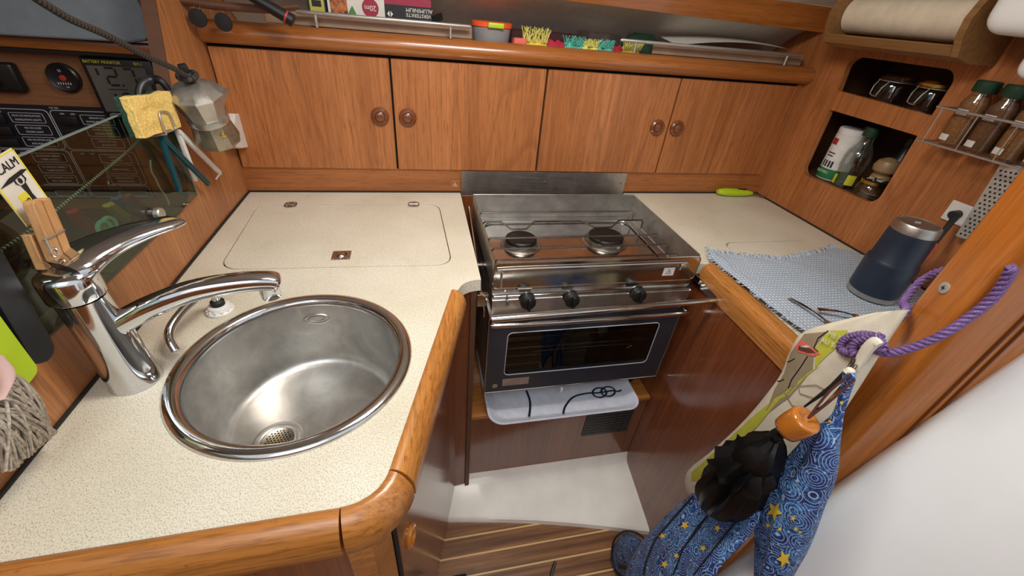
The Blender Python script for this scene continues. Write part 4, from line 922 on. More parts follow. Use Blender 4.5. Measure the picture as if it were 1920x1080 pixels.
def bottle(y, label, spice, lab=True):
    T = Matrix.Translation((1.562, y, rz0 + 0.0025))
    t = thing('spice_bottle', label, 'bottle', (1.562, y, rz0 + 0.0025), 'spice bottles in the wire rack')
    b = B(); b.lathe([(0.021, 0.0), (0.0235, 0.002), (0.0235, 0.078), (0.022, 0.086), (0.0165, 0.098), (0.0165, 0.104)], T, facet=28, sx=1, sy=1.0); build(b, 'glass', 'clear', t)
    b = B(); b.lathe([(0.0205, 0.002), (0.0218, 0.004), (0.0218, 0.077), (0.02, 0.084), (0.014, 0.094)], T, 24); build(b, 'contents', spice, t)
    b = B(); b.lathe([(0.0195, 0.101), (0.0205, 0.103), (0.0205, 0.120), (0.0185, 0.1225), (0.001, 0.123)], T, 28); build(b, 'cap', 'darkgreen', t)
    if lab:
        b = B()
        def patch(z0, z1, w, a0):
            b.grid(lambda u, v: T @ V((0.0242 * math.cos(math.radians(a0 + w * (u - 0.5))), 0.0242 * math.sin(math.radians(a0 + w * (u - 0.5))), z0 + (z1 - z0) * v)), 8, 1)
        patch(0.008, 0.020, 42, 170); b.mat(1); patch(0.058, 0.062, 50, 178); patch(0.066, 0.069, 50, 178); build(b, 'label', ['paper', 'white_line'], t)
    return t
bottle(-0.474, 'spice bottle with orange-brown powder, at the left end of the wire rack', 'spice')
bottle(-0.524, 'spice bottle with darker brown powder, next to the left-hand one in the rack', 'spice_dark')
bottle(-0.574, 'spice bottle with pinkish brown powder, third from the left in the rack', 'spice')
bottle(-0.626, 'spice bottle at the right of the rack, cut by the picture edge', 'spice')
# socket
ot = thing('power_socket', 'small white socket plate on the right bulkhead with a black plug in it', 'socket', (1.6, -0.55, 0.157))
b = B(); b.box((1.594, -0.572, 0.155), (1.5985, -0.528, 0.199), 0.0015); build(b, 'plate', 'white', ot)
b = B(); b.tube([(1.594, -0.553, 0.176), (1.578, -0.553, 0.174)], 0.009, 12); build(b, 'plug', 'black', ot)
# grater
gr = thing('grater', 'flat perforated steel grater hanging on the right bulkhead beside the post', 'grater', (1.585, -0.6, 0.15))
gA = frame(V((1.575, -0.585, 0.14)), (0, -1, 0.10), (0, 0.10, 1))
b = B(); b.box((0.0, 0.0, 0.0), (0.062, 0.155, 0.002), 0.0008, 1, gA); build(b, 'blade', 'gratersteel', gr)
b = B()
for i in range(7):
    for j in range(17):
        m = gA @ Matrix.Translation((0.007 + i * 0.008 + (j % 2) * 0.004, 0.008 + j * 0.0083, 0.0021)); b.lathe([(0.0022, 0.0), (0.0016, 0.0010), (0.0004, 0.0012)], m, 6)
build(b, 'teeth', 'dark', gr)
b = B(); b.tube(spline([gA @ V(p) for p in [(0.004, 0.15, 0), (0.004, 0.168, 0), (0.016, 0.178, 0), (0.046, 0.178, 0), (0.058, 0.168, 0), (0.058, 0.15, 0)]], 5), 0.0022, 8); build(b, 'wire_handle', 'wire', gr)
b = B(); b.tube([gA @ V((0.02, 0.178, 0)), gA @ V((0.044, 0.178, 0))], 0.0045, 10); build(b, 'grip', 'red', gr)

# ---- in the niche
ZN, ZU = 0.1175, 0.3355
can = thing('baking_tub', 'white tub with a green band and red corner at the left of the lower niche', 'tub', (1.67, -0.165, ZN))
T = Matrix.Translation((1.668, -0.172, ZN))
b = B(); b.lathe([(0.036, 0.0), (0.038, 0.002), (0.038, 0.125), (0.036, 0.127), (0.0375, 0.128), (0.0375, 0.142), (0.034, 0.145), (0.001, 0.145)], T, 36); build(b, 'body', 'white', can)
def band(b, T, r_, a0, a1, z0, z1, n=14): b.grid(lambda u, v: T @ V((r_ * math.cos(math.radians(a0 + (a1 - a0) * u)), r_ * math.sin(math.radians(a0 + (a1 - a0) * u)), z0 + (z1 - z0) * v)), n, 1)
greenlabel = plain('green_label', (34, 120, 66), 0.45)
b = B(); band(b, T, 0.0386, 100, 290, 0.004, 0.032); b.mat(1); band(b, T, 0.0386, 148, 180, 0.098, 0.115); b.mat(2)
for a in (158, 172, 186, 198): band(b, T, 0.0386, a, a + 8, 0.036, 0.054, 2)
b.mat(2); band(b, T, 0.0386, 160, 190, 0.066, 0.069); band(b, T, 0.0386, 160, 194, 0.074, 0.077)
b.mat(3); b.text('SUITABLE', 0.011, frame(T @ V((-0.0394, 0.0, 0.022)), (0, -1, 0), (0, 0, 1)), align='CENTER', xs=0.8); build(b, 'printed_label', [greenlabel, 'red', 'navy', 'paper'], can)
bt = thing('oil_bottle', 'clear plastic bottle with a dark green cap and yellow label in the lower niche', 'bottle', (1.64, -0.235, ZN))
T = Matrix.Translation((1.645, -0.238, ZN))
b = B(); b.lathe([(0.026, 0.0), (0.030, 0.003), (0.030, 0.050), (0.033, 0.058), (0.033, 0.085), (0.029, 0.102), (0.017, 0.120), (0.0145, 0.132), (0.0145, 0.142)], T, 36); build(b, 'body', 'clear', bt)
b = B(); b.lathe([(0.0175, 0.140), (0.018, 0.142), (0.018, 0.162), (0.016, 0.164), (0.001, 0.1645)], T, 28); build(b, 'cap', 'darkgreen', bt)
b = B(); band(b, T, 0.0308, 150, 172, 0.008, 0.034); band(b, T, 0.0308, 220, 262, 0.012, 0.040); build(b, 'label', 'yellow_print', bt)
b = B(); T = Matrix.Translation((1.735, -0.285, ZN)); b.lathe([(0.03, 0.0), (0.032, 0.003), (0.032, 0.08), (0.018, 0.10), (0.014, 0.13), (0.016, 0.131), (0.016, 0.15), (0.001, 0.151)], T, 28); single(b, 'dark_bottle', 'black', 'black bottle at the back of the lower niche behind the wooden mill', 'bottle')
b = B(); T = Matrix.Translation((1.685, -0.296, ZN)); b.lathe([(0.024, 0.0), (0.028, 0.003), (0.026, 0.02), (0.018, 0.034), (0.024, 0.046), (0.022, 0.054), (0.018, 0.056), (0.028, 0.066), (0.030, 0.078), (0.024, 0.092), (0.01, 0.100), (0.001, 0.101)], T, 36); single(b, 'pepper_mill', 'pepper', 'squat beige turned mill in the lower niche beside the oil bottle', 'mill')
jr = thing('lidded_jar', 'glass jar with a patterned gold-rimmed lid at the front right of the lower niche', 'jar', (1.64, -0.32, ZN))
T = Matrix.Translation((1.642, -0.318, ZN))
b = B(); b.lathe([(0.026, 0.0), (0.032, 0.004), (0.034, 0.02), (0.031, 0.034), (0.026, 0.040)], T, 32); build(b, 'glass', 'clear', jr)
b = B(); b.lathe([(0.0285, 0.038), (0.0295, 0.039), (0.0295, 0.047), (0.027, 0.0485), (0.001, 0.0487)], T, 32); ld = build(b, 'lid', 'gold', jr)
b = B(); b.lathe([(0.0255, 0.0488), (0.0255, 0.0492), (0.001, 0.0493)], T, 28); b.mat(1)
for a in range(0, 360, 60): b.tube([T @ V((0.008 * math.cos(math.radians(a)), 0.008 * math.sin(math.radians(a)), 0.0498)), T @ V((0.02 * math.cos(math.radians(a + 25)), 0.02 * math.sin(math.radians(a + 25)), 0.0498))], 0.0012, 6)
build(b, 'pattern', ['black', 'paper'], ld)
def clipjar(y, label, gold, x=1.655):
    t = thing('clip_top_jar', label, 'jar', (x, y, ZU), 'clip-top jars in the upper niche')
    T = Matrix.Translation((x, y, ZU + 0.0005))
    b = B(); b.lathe([(0.036, 0.0), (0.040, 0.003), (0.040, 0.045), (0.036, 0.054), (0.034, 0.056)], T, 36); build(b, 'glass', 'clear', t)
    b = B(); b.lathe([(0.037, 0.056), (0.039, 0.058), (0.039, 0.064), (0.034, 0.070), (0.001, 0.071)], T, 36); build(b, 'lid', 'gold' if gold else 'clear', t)
    b = B()
    for s_ in (-1, 1):
        b.tube([T @ V(p) for p in [(-0.038, 0.014 * s_, 0.056), (-0.050, 0.012 * s_, 0.040), (-0.054, 0.009 * s_, 0.022), (-0.046, 0.006 * s_, 0.018)]], 0.0013, 6)
    b.tube([T @ V((-0.046, -0.006, 0.018)), T @ V((-0.046, 0.006, 0.018))], 0.0013, 6)
    b.tube([T @ V((0.0385 * math.cos(t_ * PI / 12), 0.0385 * math.sin(t_ * PI / 12), 0.0545)) for t_ in range(24)], 0.0012, 6, closed=True); build(b, 'wire_clip', 'wire', t)
clipjar(-0.222, 'clear clip-top jar with a glass lid, left-hand one in the upper niche', False)
clipjar(-0.322, 'clear jar with a brass lid and open wire clip in the upper niche', True)

# ================================================================== LEFT: BEYOND THE OPENING
# chart table instruments on the board (plane y = 0)
YB = -0.001
pn = thing('switch_panel', 'black electrical switch panel with rows of white-framed labels behind the glass', 'switch panel', (-0.5, 0.0, -0.02))
b = B(); b.box((-0.80, YB - 0.006, -0.018), (-0.222, YB, 0.201), 0.001, 1); build(b, 'plate', 'panel_black', pn)
fX = lambda x, z, y=YB - 0.0068: frame((x, y, z), (1, 0, 0), (0, 0, 1))
groups = [((4, 201), (82, 203), (110, 262), (12, 258)), ]
def pz0(p): q = AY(p, YB - 0.0065); return q.x, q.z
# label grid measured on the panel
cells_left = ['FEUX DE NAVIGATION\nNAVIGATION LIGHTS', 'FEU DE HUNE\nENGINE LIGHT', 'FEU DE MOUILLAGE\nANCHOR LIGHT']
cells_left2 = ['ECLAIRAGE CABINE 1\nCABIN LIGHTS 1', 'ECLAIRAGE CABINE 2\nCABIN LIGHTS 2', 'INSTRUMENTS ELECTR.\nNAV. EQUIPMENT']
cells_r = ['GROUPE EAU\nWATER PRESS PUMPS', 'POMPE DOUCHE\nSHOWER PUMP', 'POMPE DE CALE\nBILGE PUMPS']
cells_r2 = ['GUINDEAU\nWINDLASS', 'RADIO STEREO', 'REFRIGERATEUR\nREFRIGERATOR']
ln, tx = B(), B()
def outline_rect(bb, x0, z0, x1, z1, r=0.004, w=0.0007):
    bb.tube([(x, YB - 0.0068, z) for x, z in rrect(x0, z0, x1, z1, r, 3)], w, 4, closed=True)
def block(gx0, gx1, zt_, cells, zb_):
    outline_rect(ln, gx0, zb_, gx1, zt_, 0.008, 0.0008)
    tx.text('ON', 0.0052, fX(gx0 + 0.022, zt_ - 0.007)); tx.text('OFF', 0.0052, fX(gx0 + 0.042, zt_ - 0.007))
    n = len(cells); h = 0.0205
    for k, c in enumerate(cells):
        zc = zt_ - 0.018 - k * 0.0262
        xr = gx1 - 0.012; outline_rect(ln, xr - 0.062, zc - h / 2, xr, zc + h / 2, 0.003, 0.0006)
        for q, l in enumerate(c.split('\n')): tx.text(l, 0.0058, fX(xr - 0.031, zc + (0.0042 if '\n' in c else 0) - q * 0.0084), xs=0.86)
g1 = pz0((86, 203))[0]; g2 = pz0((198, 215))[0]
gxm = g1 + 0.003
block(gxm - 0.135, gxm - 0.004, 0.192, cells_left, 0.106)
block(gxm - 0.135, gxm - 0.004, 0.103, cells_left2, 0.020)
block(gxm, gxm + 0.128, 0.192, cells_r, 0.106)
block(gxm, gxm + 0.128, 0.103, cells_r2, 0.020)
block(gxm - 0.27, gxm - 0.139, 0.192, cells_left, 0.106)
for a, c in ((gxm - 0.135, gxm - 0.004), (gxm, gxm + 0.128)): outline_rect(ln, a, -0.012, c, 0.017, 0.005); outline_rect(ln, c - 0.07, -0.009, c - 0.01, 0.003, 0.002, 0.0006)
tx.text('12V DC', 0.0055, fX(gxm + 0.012, 0.197))
build(ln, 'label_frames', 'white_line', pn); build(tx, 'lettering', 'white_line', pn)
for gx in (gxm - 0.135, gxm):
    for zt_ in (0.192, 0.103):
        for k in range(3):
            zc = zt_ - 0.020 - k * 0.0262
            b = B(); b.box((gx + 0.012, YB - 0.013, zc - 0.010), (gx + 0.049, YB - 0.006, zc + 0.009), 0.002, 2); build(b, 'rocker_switch', 'black', pn)
bmn = thing('battery_monitor', 'square black battery monitor with a grey LCD and yellow lettering', 'instrument', (-0.18, 0.0, 0.18))
b = B(); b.box((-0.245, YB - 0.014, 0.180), (-0.112, YB, 0.305), 0.004, 3); build(b, 'case', 'black', bmn)
b = B(); b.box((-0.236, YB - 0.0152, 0.196), (-0.128, YB - 0.014, 0.289), 0); build(b, 'screen', 'lcd', bmn)
b = B(); yy = YB - 0.0160
b.text('BATTERY MONITOR', 0.0082, fX(-0.239, 0.2965, YB - 0.0146), align='LEFT', xs=0.92); b.text('BM-1', 0.0082, fX(-0.138, 0.2965, YB - 0.0146), xs=0.95); build(b, 'title', 'yellow_print', bmn)
def seg7(b, x, z, w, h, segs, t=0.0042):
    S = {'a': (0, h, w, h), 'b': (w, h / 2, w, h), 'c': (w, 0, w, h / 2), 'd': (0, 0, w, 0), 'e': (0, 0, 0, h / 2), 'f': (0, h / 2, 0, h), 'g': (0, h / 2, w, h / 2)}
    for s_ in segs:
        x0, z0, x1, z1 = S[s_]
        if z0 == z1: b.box((x + x0 + 0.002, yy, z + z0 - t / 2), (x + x1 - 0.002, yy + 0.0006, z + z0 + t / 2))
        else: b.box((x + x0 - t / 2, yy, z + z0 + 0.0018), (x + x0 + t / 2, yy + 0.0006, z + z1 - 0.0018))
b = B(); seg7(b, -0.224, 0.252, 0.004, 0.034, 'b'); seg7(b, -0.206, 0.252, 0.020, 0.034, 'abged'); b.box((-0.183, yy, 0.250), (-0.179, yy + 0.0006, 0.254)); seg7(b, -0.171, 0.252, 0.018, 0.034, 'abc'); b.text('V', 0.024, fX(-0.141, 0.260, yy))
b.box((-0.212, yy, 0.2425), (-0.176, yy + 0.0006, 0.244)); seg7(b, -0.208, 0.210, 0.004, 0.026, 'b'); seg7(b, -0.190, 0.210, 0.015, 0.026, 'abcdef'); b.text('A', 0.024, fX(-0.157, 0.221, yy)); seg7(b, -0.205, 0.196, 0.004, 0.008, 'b'); build(b, 'digits', 'lcd_dark', bmn)
b = B(); b.tube([(-0.222 + 0.010 * math.cos(t_ * PI / 10), YB - 0.0146, 0.188 + 0.004 * math.sin(t_ * PI / 10)) for t_ in range(20)], 0.0006, 4, closed=True); b.tube([(-0.190 + 0.010 * math.cos(t_ * PI / 10), YB - 0.0146, 0.188 + 0.004 * math.sin(t_ * PI / 10)) for t_ in range(20)], 0.0006, 4, closed=True); b.text('ILLUM', 0.0045, fX(-0.222, 0.188, YB - 0.0146)); build(b, 'buttons', 'white_line', bmn)
ga = thing('round_gauge', 'small round black gauge with a red centre beside the battery monitor', 'gauge', (-0.293, 0, 0.235))
fm = frame((-0.293, YB, 0.260), (1, 0, 0), (0, 0, 1))
b = B(); b.lathe([(0.029, 0.0), (0.029, 0.008), (0.026, 0.011), (0.023, 0.009), (0.001, 0.009)], fm, 40); build(b, 'bezel', 'black', ga)
b = B(); b.lathe([(0.0062, 0.009), (0.0055, 0.0105), (0.001, 0.011)], fm, 20); build(b, 'red_button', 'red', ga)
b = B(); b.text('H', 0.008, fX(-0.293, 0.274, YB - 0.0095))
for k in range(6): b.box((-0.306 + k * 0.0045, YB - 0.0098, 0.247), (-0.3045 + k * 0.0045, YB - 0.0092, 0.2515))
b.text('100', 0.004, fX(-0.291, 0.242, YB - 0.0095)); build(b, 'scale', 'white_line', ga)
bx = thing('twin_socket', 'black rocker fitting at the left edge of the instrument board', 'socket', (-0.40, 0, 0.23))
b = B(); b.box((-0.45, YB - 0.02, 0.228), (-0.368, YB, 0.285), 0.006, 3); build(b, 'housing', 'black', bx)
b = B(); b.box((-0.44, YB - 0.026, 0.238), (-0.40, YB - 0.02, 0.276), 0.003, 2); build(b, 'rocker', 'panel_black', bx)
# ledge over the board and the grey case on it
b = B(); b.box((-0.80, -0.035, 0.3165), (-0.0235, -0.001, 0.339), 0.004, 2); struct(b, 'trim_8', 'shelf_lip')
b = B(); b.box((-0.80, -0.03, 0.3105), (-0.0235, -0.001, 0.316)); struct(b, 'ledge_shade', 'dark')  # dark bar painted in for the shaded gap beneath the ledge
b = B(); cs = [(-0.60, 0.3395)] + [( -0.32, 0.3395), (-0.11, 0.342), (-0.088, 0.346), (-0.073, 0.357), (-0.067, 0.373), (-0.070, 0.40), (-0.085, 0.48), (-0.12, 0.60), (-0.60, 0.60)]
b.prism([(x, -0.062, z) for x, z in cs], (0, 0.05, 0)); single(b, 'storage_case', 'case_grey', 'large smooth grey-blue plastic case on the ledge above the instruments', 'case', mods=(('BEVEL', dict(width=0.008, segments=4, limit_method='ANGLE')),), loc=(-0.3, -0.04, 0.3395), ang=60)
b = B(); b.grid(lambda u, v: (-0.085 + 0.058 * u, 0.02 + 0.06 * v - 0.004 * math.sin(u * 9), 0.36 + 0.16 * v + 0.01 * math.sin(u * 5)), 10, 8); single(b, 'blue_jacket', 'tool_blue' if False else 'teal', 'dark blue fabric tucked between the grey case and the bulkhead', 'fabric', mods=(SOL(0.004),))

# smoked glass panel on the left bulkhead
gp = thing('glass_panel', 'long smoked green glass panel fixed across the opening in the left bulkhead', 'glass panel', (0.006, -0.7, 0.101))
b = B(); b.box((0.0045, -1.30, 0.1012), (0.0095, -0.272, 0.2825)); build(b, 'pane', 'glass_tint', gp)
b = B(); b.box((0.0044, -1.30, 0.2826), (0.0096, -0.272, 0.2842), 0.0005, 1); b.box((0.0044, -0.2720, 0.1012), (0.0096, -0.2708, 0.2842)); build(b, 'polished_edge', 'glass_edge', gp)
k_ = AX((296, 401), 0.012)
b = B(); b.lathe([(0.011, 0.0), (0.011, 0.007), (0.0095, 0.009), (0.001, 0.0095)], zframe((0.0098, k_.y, k_.z), (1, 0, 0)), 28); build(b, 'fixing_button', 'alu', gp)
b = B(); b.tube([(-0.012, -1.25, 0.184), (-0.012, -0.95, 0.185), (-0.012, -0.60, 0.200), (-0.012, -0.40, 0.221), (-0.012, -0.24, 0.243)], 0.0017, 8); single(b, 'shock_cord', 'shock', 'green and white flecked elastic cord stretched behind the glass', 'cord')
# pen tray behind the glass
tz = -0.045
pt = thing('clear_organiser', 'clear plastic organiser box behind the glass', 'organiser', (-0.09, -0.42, tz))
b = B()
for (a, c) in (((-0.05, -0.56, tz), (-0.048, -0.36, tz + 0.15)), ((-0.17, -0.56, tz), (-0.168, -0.36, tz + 0.15)), ((-0.168, -0.56, tz), (-0.05, -0.558, tz + 0.15)), ((-0.168, -0.50, tz), (-0.05, -0.498, tz + 0.15)), ((-0.168, -0.362, tz), (-0.05, -0.36, tz + 0.15)), ((-0.168, -0.56, tz), (-0.05, -0.36, tz + 0.002))): b.box(a, c)
build(b, 'box', 'clear_plastic', pt)
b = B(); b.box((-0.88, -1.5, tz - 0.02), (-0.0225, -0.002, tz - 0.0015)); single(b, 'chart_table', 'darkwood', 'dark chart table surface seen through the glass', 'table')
def peg(pa, pb, x, mat, label, name='plastic_clip', cat='clip'):
    a, c = AX(pa, x), AX(pb, x - 0.02); b = B(); b.tube([a, a.lerp(c, 0.3), a.lerp(c, 0.7), c], [0.006, 0.008, 0.007, 0.006], 8, flat=0.6)
    d = (c - a).normalized(); g_ = V((c.x, c.y + 0.005, tz + 0.007)); b.tube([c, g_], 0.0055, 8); b.tube([a + V((0, 0.010, -0.002)), c + V((0, 0.020, -0.01))], 0.0045, 8); return single(b, name, mat, label, cat)
peg((132, 397), (185, 448), -0.075, 'red', 'red plastic bag clip behind the glass, left of the clear divider')
peg((200, 385), (245, 420), -0.06, 'tool_yellow', 'olive yellow bag clip behind the glass above the tap lever')
peg((215, 372), (262, 405), -0.085, 'tool_blue', 'blue plastic bag clip behind the glass, between yellow and red ones')
peg((235, 368), (275, 398), -0.10, 'red', 'red plastic bag clip behind the glass, right of the blue one')
c0 = AX((196, 428), -0.03)
b = B()
for dy in (0.0, 0.013): b.tube([c0 + V((0.0 + 0.012 * math.cos(t_ * PI / 8) * 0.3, dy + 0.008 * math.cos(t_ * PI / 8), 0.011 * math.sin(t_ * PI / 8))) for t_ in range(16)], 0.0035, 8, closed=True)
b.tube([c0 + V((0, 0.02, 0.005)), c0 + V((-0.02, 0.04, -0.03))], 0.004, 8); b.tube([c0 + V((0, 0.0, -0.010)), V((c0.x - 0.01, c0.y + 0.02, tz + 0.004))], 0.003, 6)
single(b, 'scissors', 'mint', 'mint green handled scissors behind the glass', 'scissors')
b = B(); p0 = AX((222, 325), -0.04); b.tube(spline([AX(q, -0.045) for q in [(203, 340), (204, 320), (212, 308), (225, 304), (240, 318)]] , 5), 0.0035, 8); b.tube(spline([AX(q, -0.045) for q in [(203, 340), (206, 352), (214, 356), (222, 348)]], 5), 0.0025, 8); b.tube([AX((222, 348), -0.045), V((-0.055, AX((222, 348), -0.045).y, tz + 0.003))], 0.002, 6); single(b, 'safety_glasses', 'clear_plastic', 'clear curved plastic frame standing behind the glass', 'glasses')
b = B(); P = [AX(q, -0.035) for q in [(282, 300), (284, 320), (292, 335), (300, 352), (312, 370), (318, 385)]]; b.tube(spline(P, 5), 0.0016, 6); single(b, 'thin_cable', 'paper', 'thin pale cable hanging behind the right end of the glass', 'cable')
b = B(); P0 = AX((85, 505), -0.06); b.tube([V((P0.x, P0.y - 0.06, tz + 0.01)), V((P0.x, P0.y + 0.06, tz + 0.012))], 0.010, 10); b.tube([V((P0.x - 0.03, P0.y - 0.05, tz + 0.01)), V((P0.x - 0.03, P0.y + 0.05, tz + 0.01))], 0.010, 10); single(b, 'black_tubes', 'black', 'pair of black tubes lying behind the lower left of the glass', 'tubes')

# ---- hung on the glass edge
CARDX = 0.026
def onp(p, x=CARDX): return AX(p, x)
cdg = thing('calm_card', 'cream and yellow card reading CALM with a surfer, clipped to the glass', 'card', onp((60, 428), CARDX - 0.002))
A_, B_ = onp((22, 277)), onp((94, 390)); D_ = onp((-38, 312))
C_ = B_ + (D_ - A_)
fmC = frame(A_, (A_ - D_).normalized() * 1, None, (1, 0, 0))   # x towards right edge
ex = (A_ - D_).normalized(); ey = (A_ - B_); ey = (ey - ex * ey.dot(ex)).normalized(); ez = ex.cross(ey)
if ez.x < 0: ez = -ez
Wc, Hc = (A_ - D_).length, (A_ - onp((94, 390))).length
BL = D_ - ey * (Hc + 0.0); fmC = Matrix((ex, ey, ez)).transposed().to_4x4(); fmC.translation = BL   # lower-left corner, x right, y up
b = B(); b.box((0, 0, -0.001), (Wc, Hc, 0.0), 0.0003, 1, fmC); build(b, 'sheet', 'card', cdg)
b = B(); bw = 0.0016
for lo, hi in (((0, 0), (Wc, bw)), ((0, Hc - bw), (Wc, Hc)), ((0, 0), (bw * 1.3, Hc)), ((Wc - bw, 0), (Wc, Hc))): b.box((lo[0], lo[1], 0.0001), (hi[0], hi[1], 0.0005), 0, 1, fmC)
b.box((Wc * 0.30, 0.0015, 0.0001), (Wc * 0.66, 0.030, 0.0004), 0, 1, fmC); build(b, 'yellow_border', 'card_yellow', cdg)
b = B(); b.text('CALM', 0.0128, fmC @ Matrix.Translation((Wc - 0.004, Hc - 0.012, 0.0006)), align='RIGHT', xs=0.9)
b.text('&', 0.011, fmC @ Matrix.Translation((Wc * 0.46, 0.020, 0.0006)) @ Matrix.Rotation(-1.2, 4, 'Z')); b.text('G', 0.011, fmC @ Matrix.Translation((Wc * 0.52, 0.008, 0.0006)) @ Matrix.Rotation(-1.2, 4, 'Z'))
def fig(pts): b.prism([fmC @ V((cx_ + (x - cx_) * 0.8, y, 0.0004)) for x, y in pts], fmC.to_3x3() @ V((0, 0, 0.0005)))
cx_ = Wc * 0.66; h0 = Hc - 0.026
fig([(cx_ - 0.034, h0 + 0.000), (cx_ - 0.015, h0 + 0.004), (cx_ + 0.010, h0 + 0.005), (cx_ + 0.018, h0 + 0.0025), (cx_ + 0.010, h0 + 0.0012), (cx_ - 0.014, h0 - 0.0005)])
fig([(cx_ - 0.002 + x, h0 - 0.0035 + y) for x, y in circ(0, 0, 0.0030, 12)])
fig([(cx_ - 0.006, h0 - 0.008), (cx_ + 0.003, h0 - 0.008), (cx_ + 0.0015, h0 - 0.020), (cx_ + 0.0035, h0 - 0.030), (cx_ + 0.003, h0 - 0.044), (cx_ + 0.001, h0 - 0.044), (cx_ + 0.0005, h0 - 0.031), (cx_ - 0.0015, h0 - 0.044), (cx_ - 0.0035, h0 - 0.044), (cx_ - 0.0045, h0 - 0.030), (cx_ - 0.004, h0 - 0.020)])
fig([(cx_ + 0.002, h0 - 0.008), (cx_ + 0.008, h0 - 0.005), (cx_ + 0.006, h0 + 0.003), (cx_ + 0.0045, h0 + 0.003), (cx_ + 0.006, h0 - 0.0045), (cx_ + 0.001, h0 - 0.0095)])
fig([(cx_ - 0.006, h0 - 0.008), (cx_ - 0.011, h0 - 0.004), (cx_ - 0.010, h0 + 0.002), (cx_ - 0.0085, h0 + 0.002), (cx_ - 0.009, h0 - 0.004), (cx_ - 0.005, h0 - 0.0095)])
build(b, 'print', 'ink', cdg)
# wooden clothes peg
pg = thing('clothes_peg', 'wooden clothes peg gripping the lower edge of the CALM card', 'clothes peg', onp((105, 510), 0.03))
ta, tb = onp((58, 374), 0.036), onp((108, 495), 0.036)
dirp = (tb - ta).normalized(); sidep = (onp((80, 365), 0.036) - onp((35, 378), 0.036)).normalized(); 
ey_ = -dirp; ex_ = (sidep - ey_ * sidep.dot(ey_)).normalized(); ez_ = ex_.cross(ey_)
fmP = Matrix((ex_, ey_, ez_)).transposed().to_4x4(); fmP.translation = tb
Lp = (ta - tb).length; wq = 0.0132
b = B(); b.prism([fmP @ V((x, y, 0.0)) for x, y in [(-wq, 0.0), (-0.001, 0), (-0.001, Lp), (-wq + 0.002, Lp), (-wq, Lp - 0.004)]], ez_ * 0.010); b.prism([fmP @ V((x, y, 0.0)) for x, y in [(0.001, 0.002), (wq - 0.001, 0.002), (wq, Lp * 0.55), (wq - 0.002, Lp), (0.001, Lp)]], ez_ * 0.010); b.prism([fmP @ V((x, y, 0.0015)) for x, y in [(-0.0015, 0.0), (0.0015, 0), (0.0015, Lp - 0.002), (-0.0015, Lp - 0.002)]], ez_ * 0.006)
build(b, 'front_half', 'pegwood', pg, mods=(('BEVEL', dict(width=0.0012, segments=2, limit_method='ANGLE')),))
b = B(); o_ = fmP @ V((-wq - 0.006, -0.010, -0.012)); b.prism([fmP @ V((x, y, -0.012)) for x, y in [(-wq - 0.001, -0.002), (wq - 0.007, -0.008), (wq - 0.006, Lp * 0.5), (-wq - 0.001, Lp * 0.52)]], ez_ * 0.009); build(b, 'rear_half', 'pegwood', pg, mods=(('BEVEL', dict(width=0.0012, segments=2, limit_method='ANGLE')),))
b = B(); zc = 0.011; b.tube([fmP @ V(p) for p in [(wq, Lp * 0.50, 0.004), (wq - 0.002, Lp * 0.50, zc), (-wq, Lp * 0.46, zc), (-wq - 0.002, Lp * 0.45, 0.006)]], 0.0011, 6)
b.tube([fmP @ V((-wq + 0.001 + 0.0045 * math.cos(t_ * PI / 8), Lp * 0.24 + 0.0045 * math.sin(t_ * PI / 8), zc)) for t_ in range(16)], 0.0011, 6, closed=True); b.tube([fmP @ V((-wq - 0.001, Lp * 0.45, 0.009)), fmP @ V((-wq - 0.003, Lp * 0.26, zc))], 0.0011, 6); build(b, 'spring', 'wire', pg)
# sponge and its clip
SXP = 0.034
s0, s1, s2, s3 = [onp(p, SXP) for p in [(240, 184), (319, 171), (341, 238), (271, 260)]]
spn = thing('sponge', 'yellow cellulose sponge with green scouring side clipped to the glass', 'sponge', (SXP, (s0.y + s1.y) / 2, s3.z))
def spf(off, thick, seed):
    def fn(u, v):
        p = s3.lerp(s2, u).lerp(s0.lerp(s1, u), v); k = V((noise.noise(V((u * 4, v * 4, seed))), noise.noise(V((u * 4, v * 4, seed + 3))), noise.noise(V((u * 4, v * 4, seed + 6))))) * 0.003
        if v > 0.9 and 0.42 < u < 0.5: p -= (s0 - s3) * 0.03
        return V((off, p.y, p.z)) + k
    b = B(); b.grid(fn, 16, 14); return b
build(spf(SXP - 0.006, 0.01, 1), 'foam', 'sponge', spn, mods=(SOL(0.012), ('BEVEL', dict(width=0.002, segments=2, limit_method='ANGLE'))), ang=80)
build(spf(SXP - 0.0155, 0.01, 1), 'scouring_pad', 'scour', spn, mods=(SOL(0.006),), ang=80)
b = B(); w_ = [onp(p, SXP + 0.004) for p in [(312, 252), (299, 214), (308, 209), (318, 214), (328, 238), (326, 243), (312, 248)]]; b.tube(spline(w_, 4), 0.0016, 8)
b.tube([w_[0], V((0.012, w_[0].y, w_[0].z - 0.004))], 0.0016, 6); single(b, 'wire_hook', 'wire', 'bent steel wire hook pressed into the sponge', 'hook')
def bagclip(pts, mat, label, x, r_=0.0048):
    b = B(); P = [onp(p, x) for p in pts]
    for a, c in zip(P, P[1:]):
        d = (c - a).normalized(); L = (c - a).length; m = frame(a, d, None, (1, 0, 0))
        b.box((-0.003, -r_, -r_), (L + 0.003, r_, r_), 0.0015, 2, m)
    return single(b, 'bag_clip', mat, label, 'clip', 'folding bag clips hanging from the glass')
bagclip([(322, 252), (360, 330), ][:2] + [], 'white', 'white bag clip leg behind, left-hand leg of the open white clip', 0.016) if False else None
b = B()
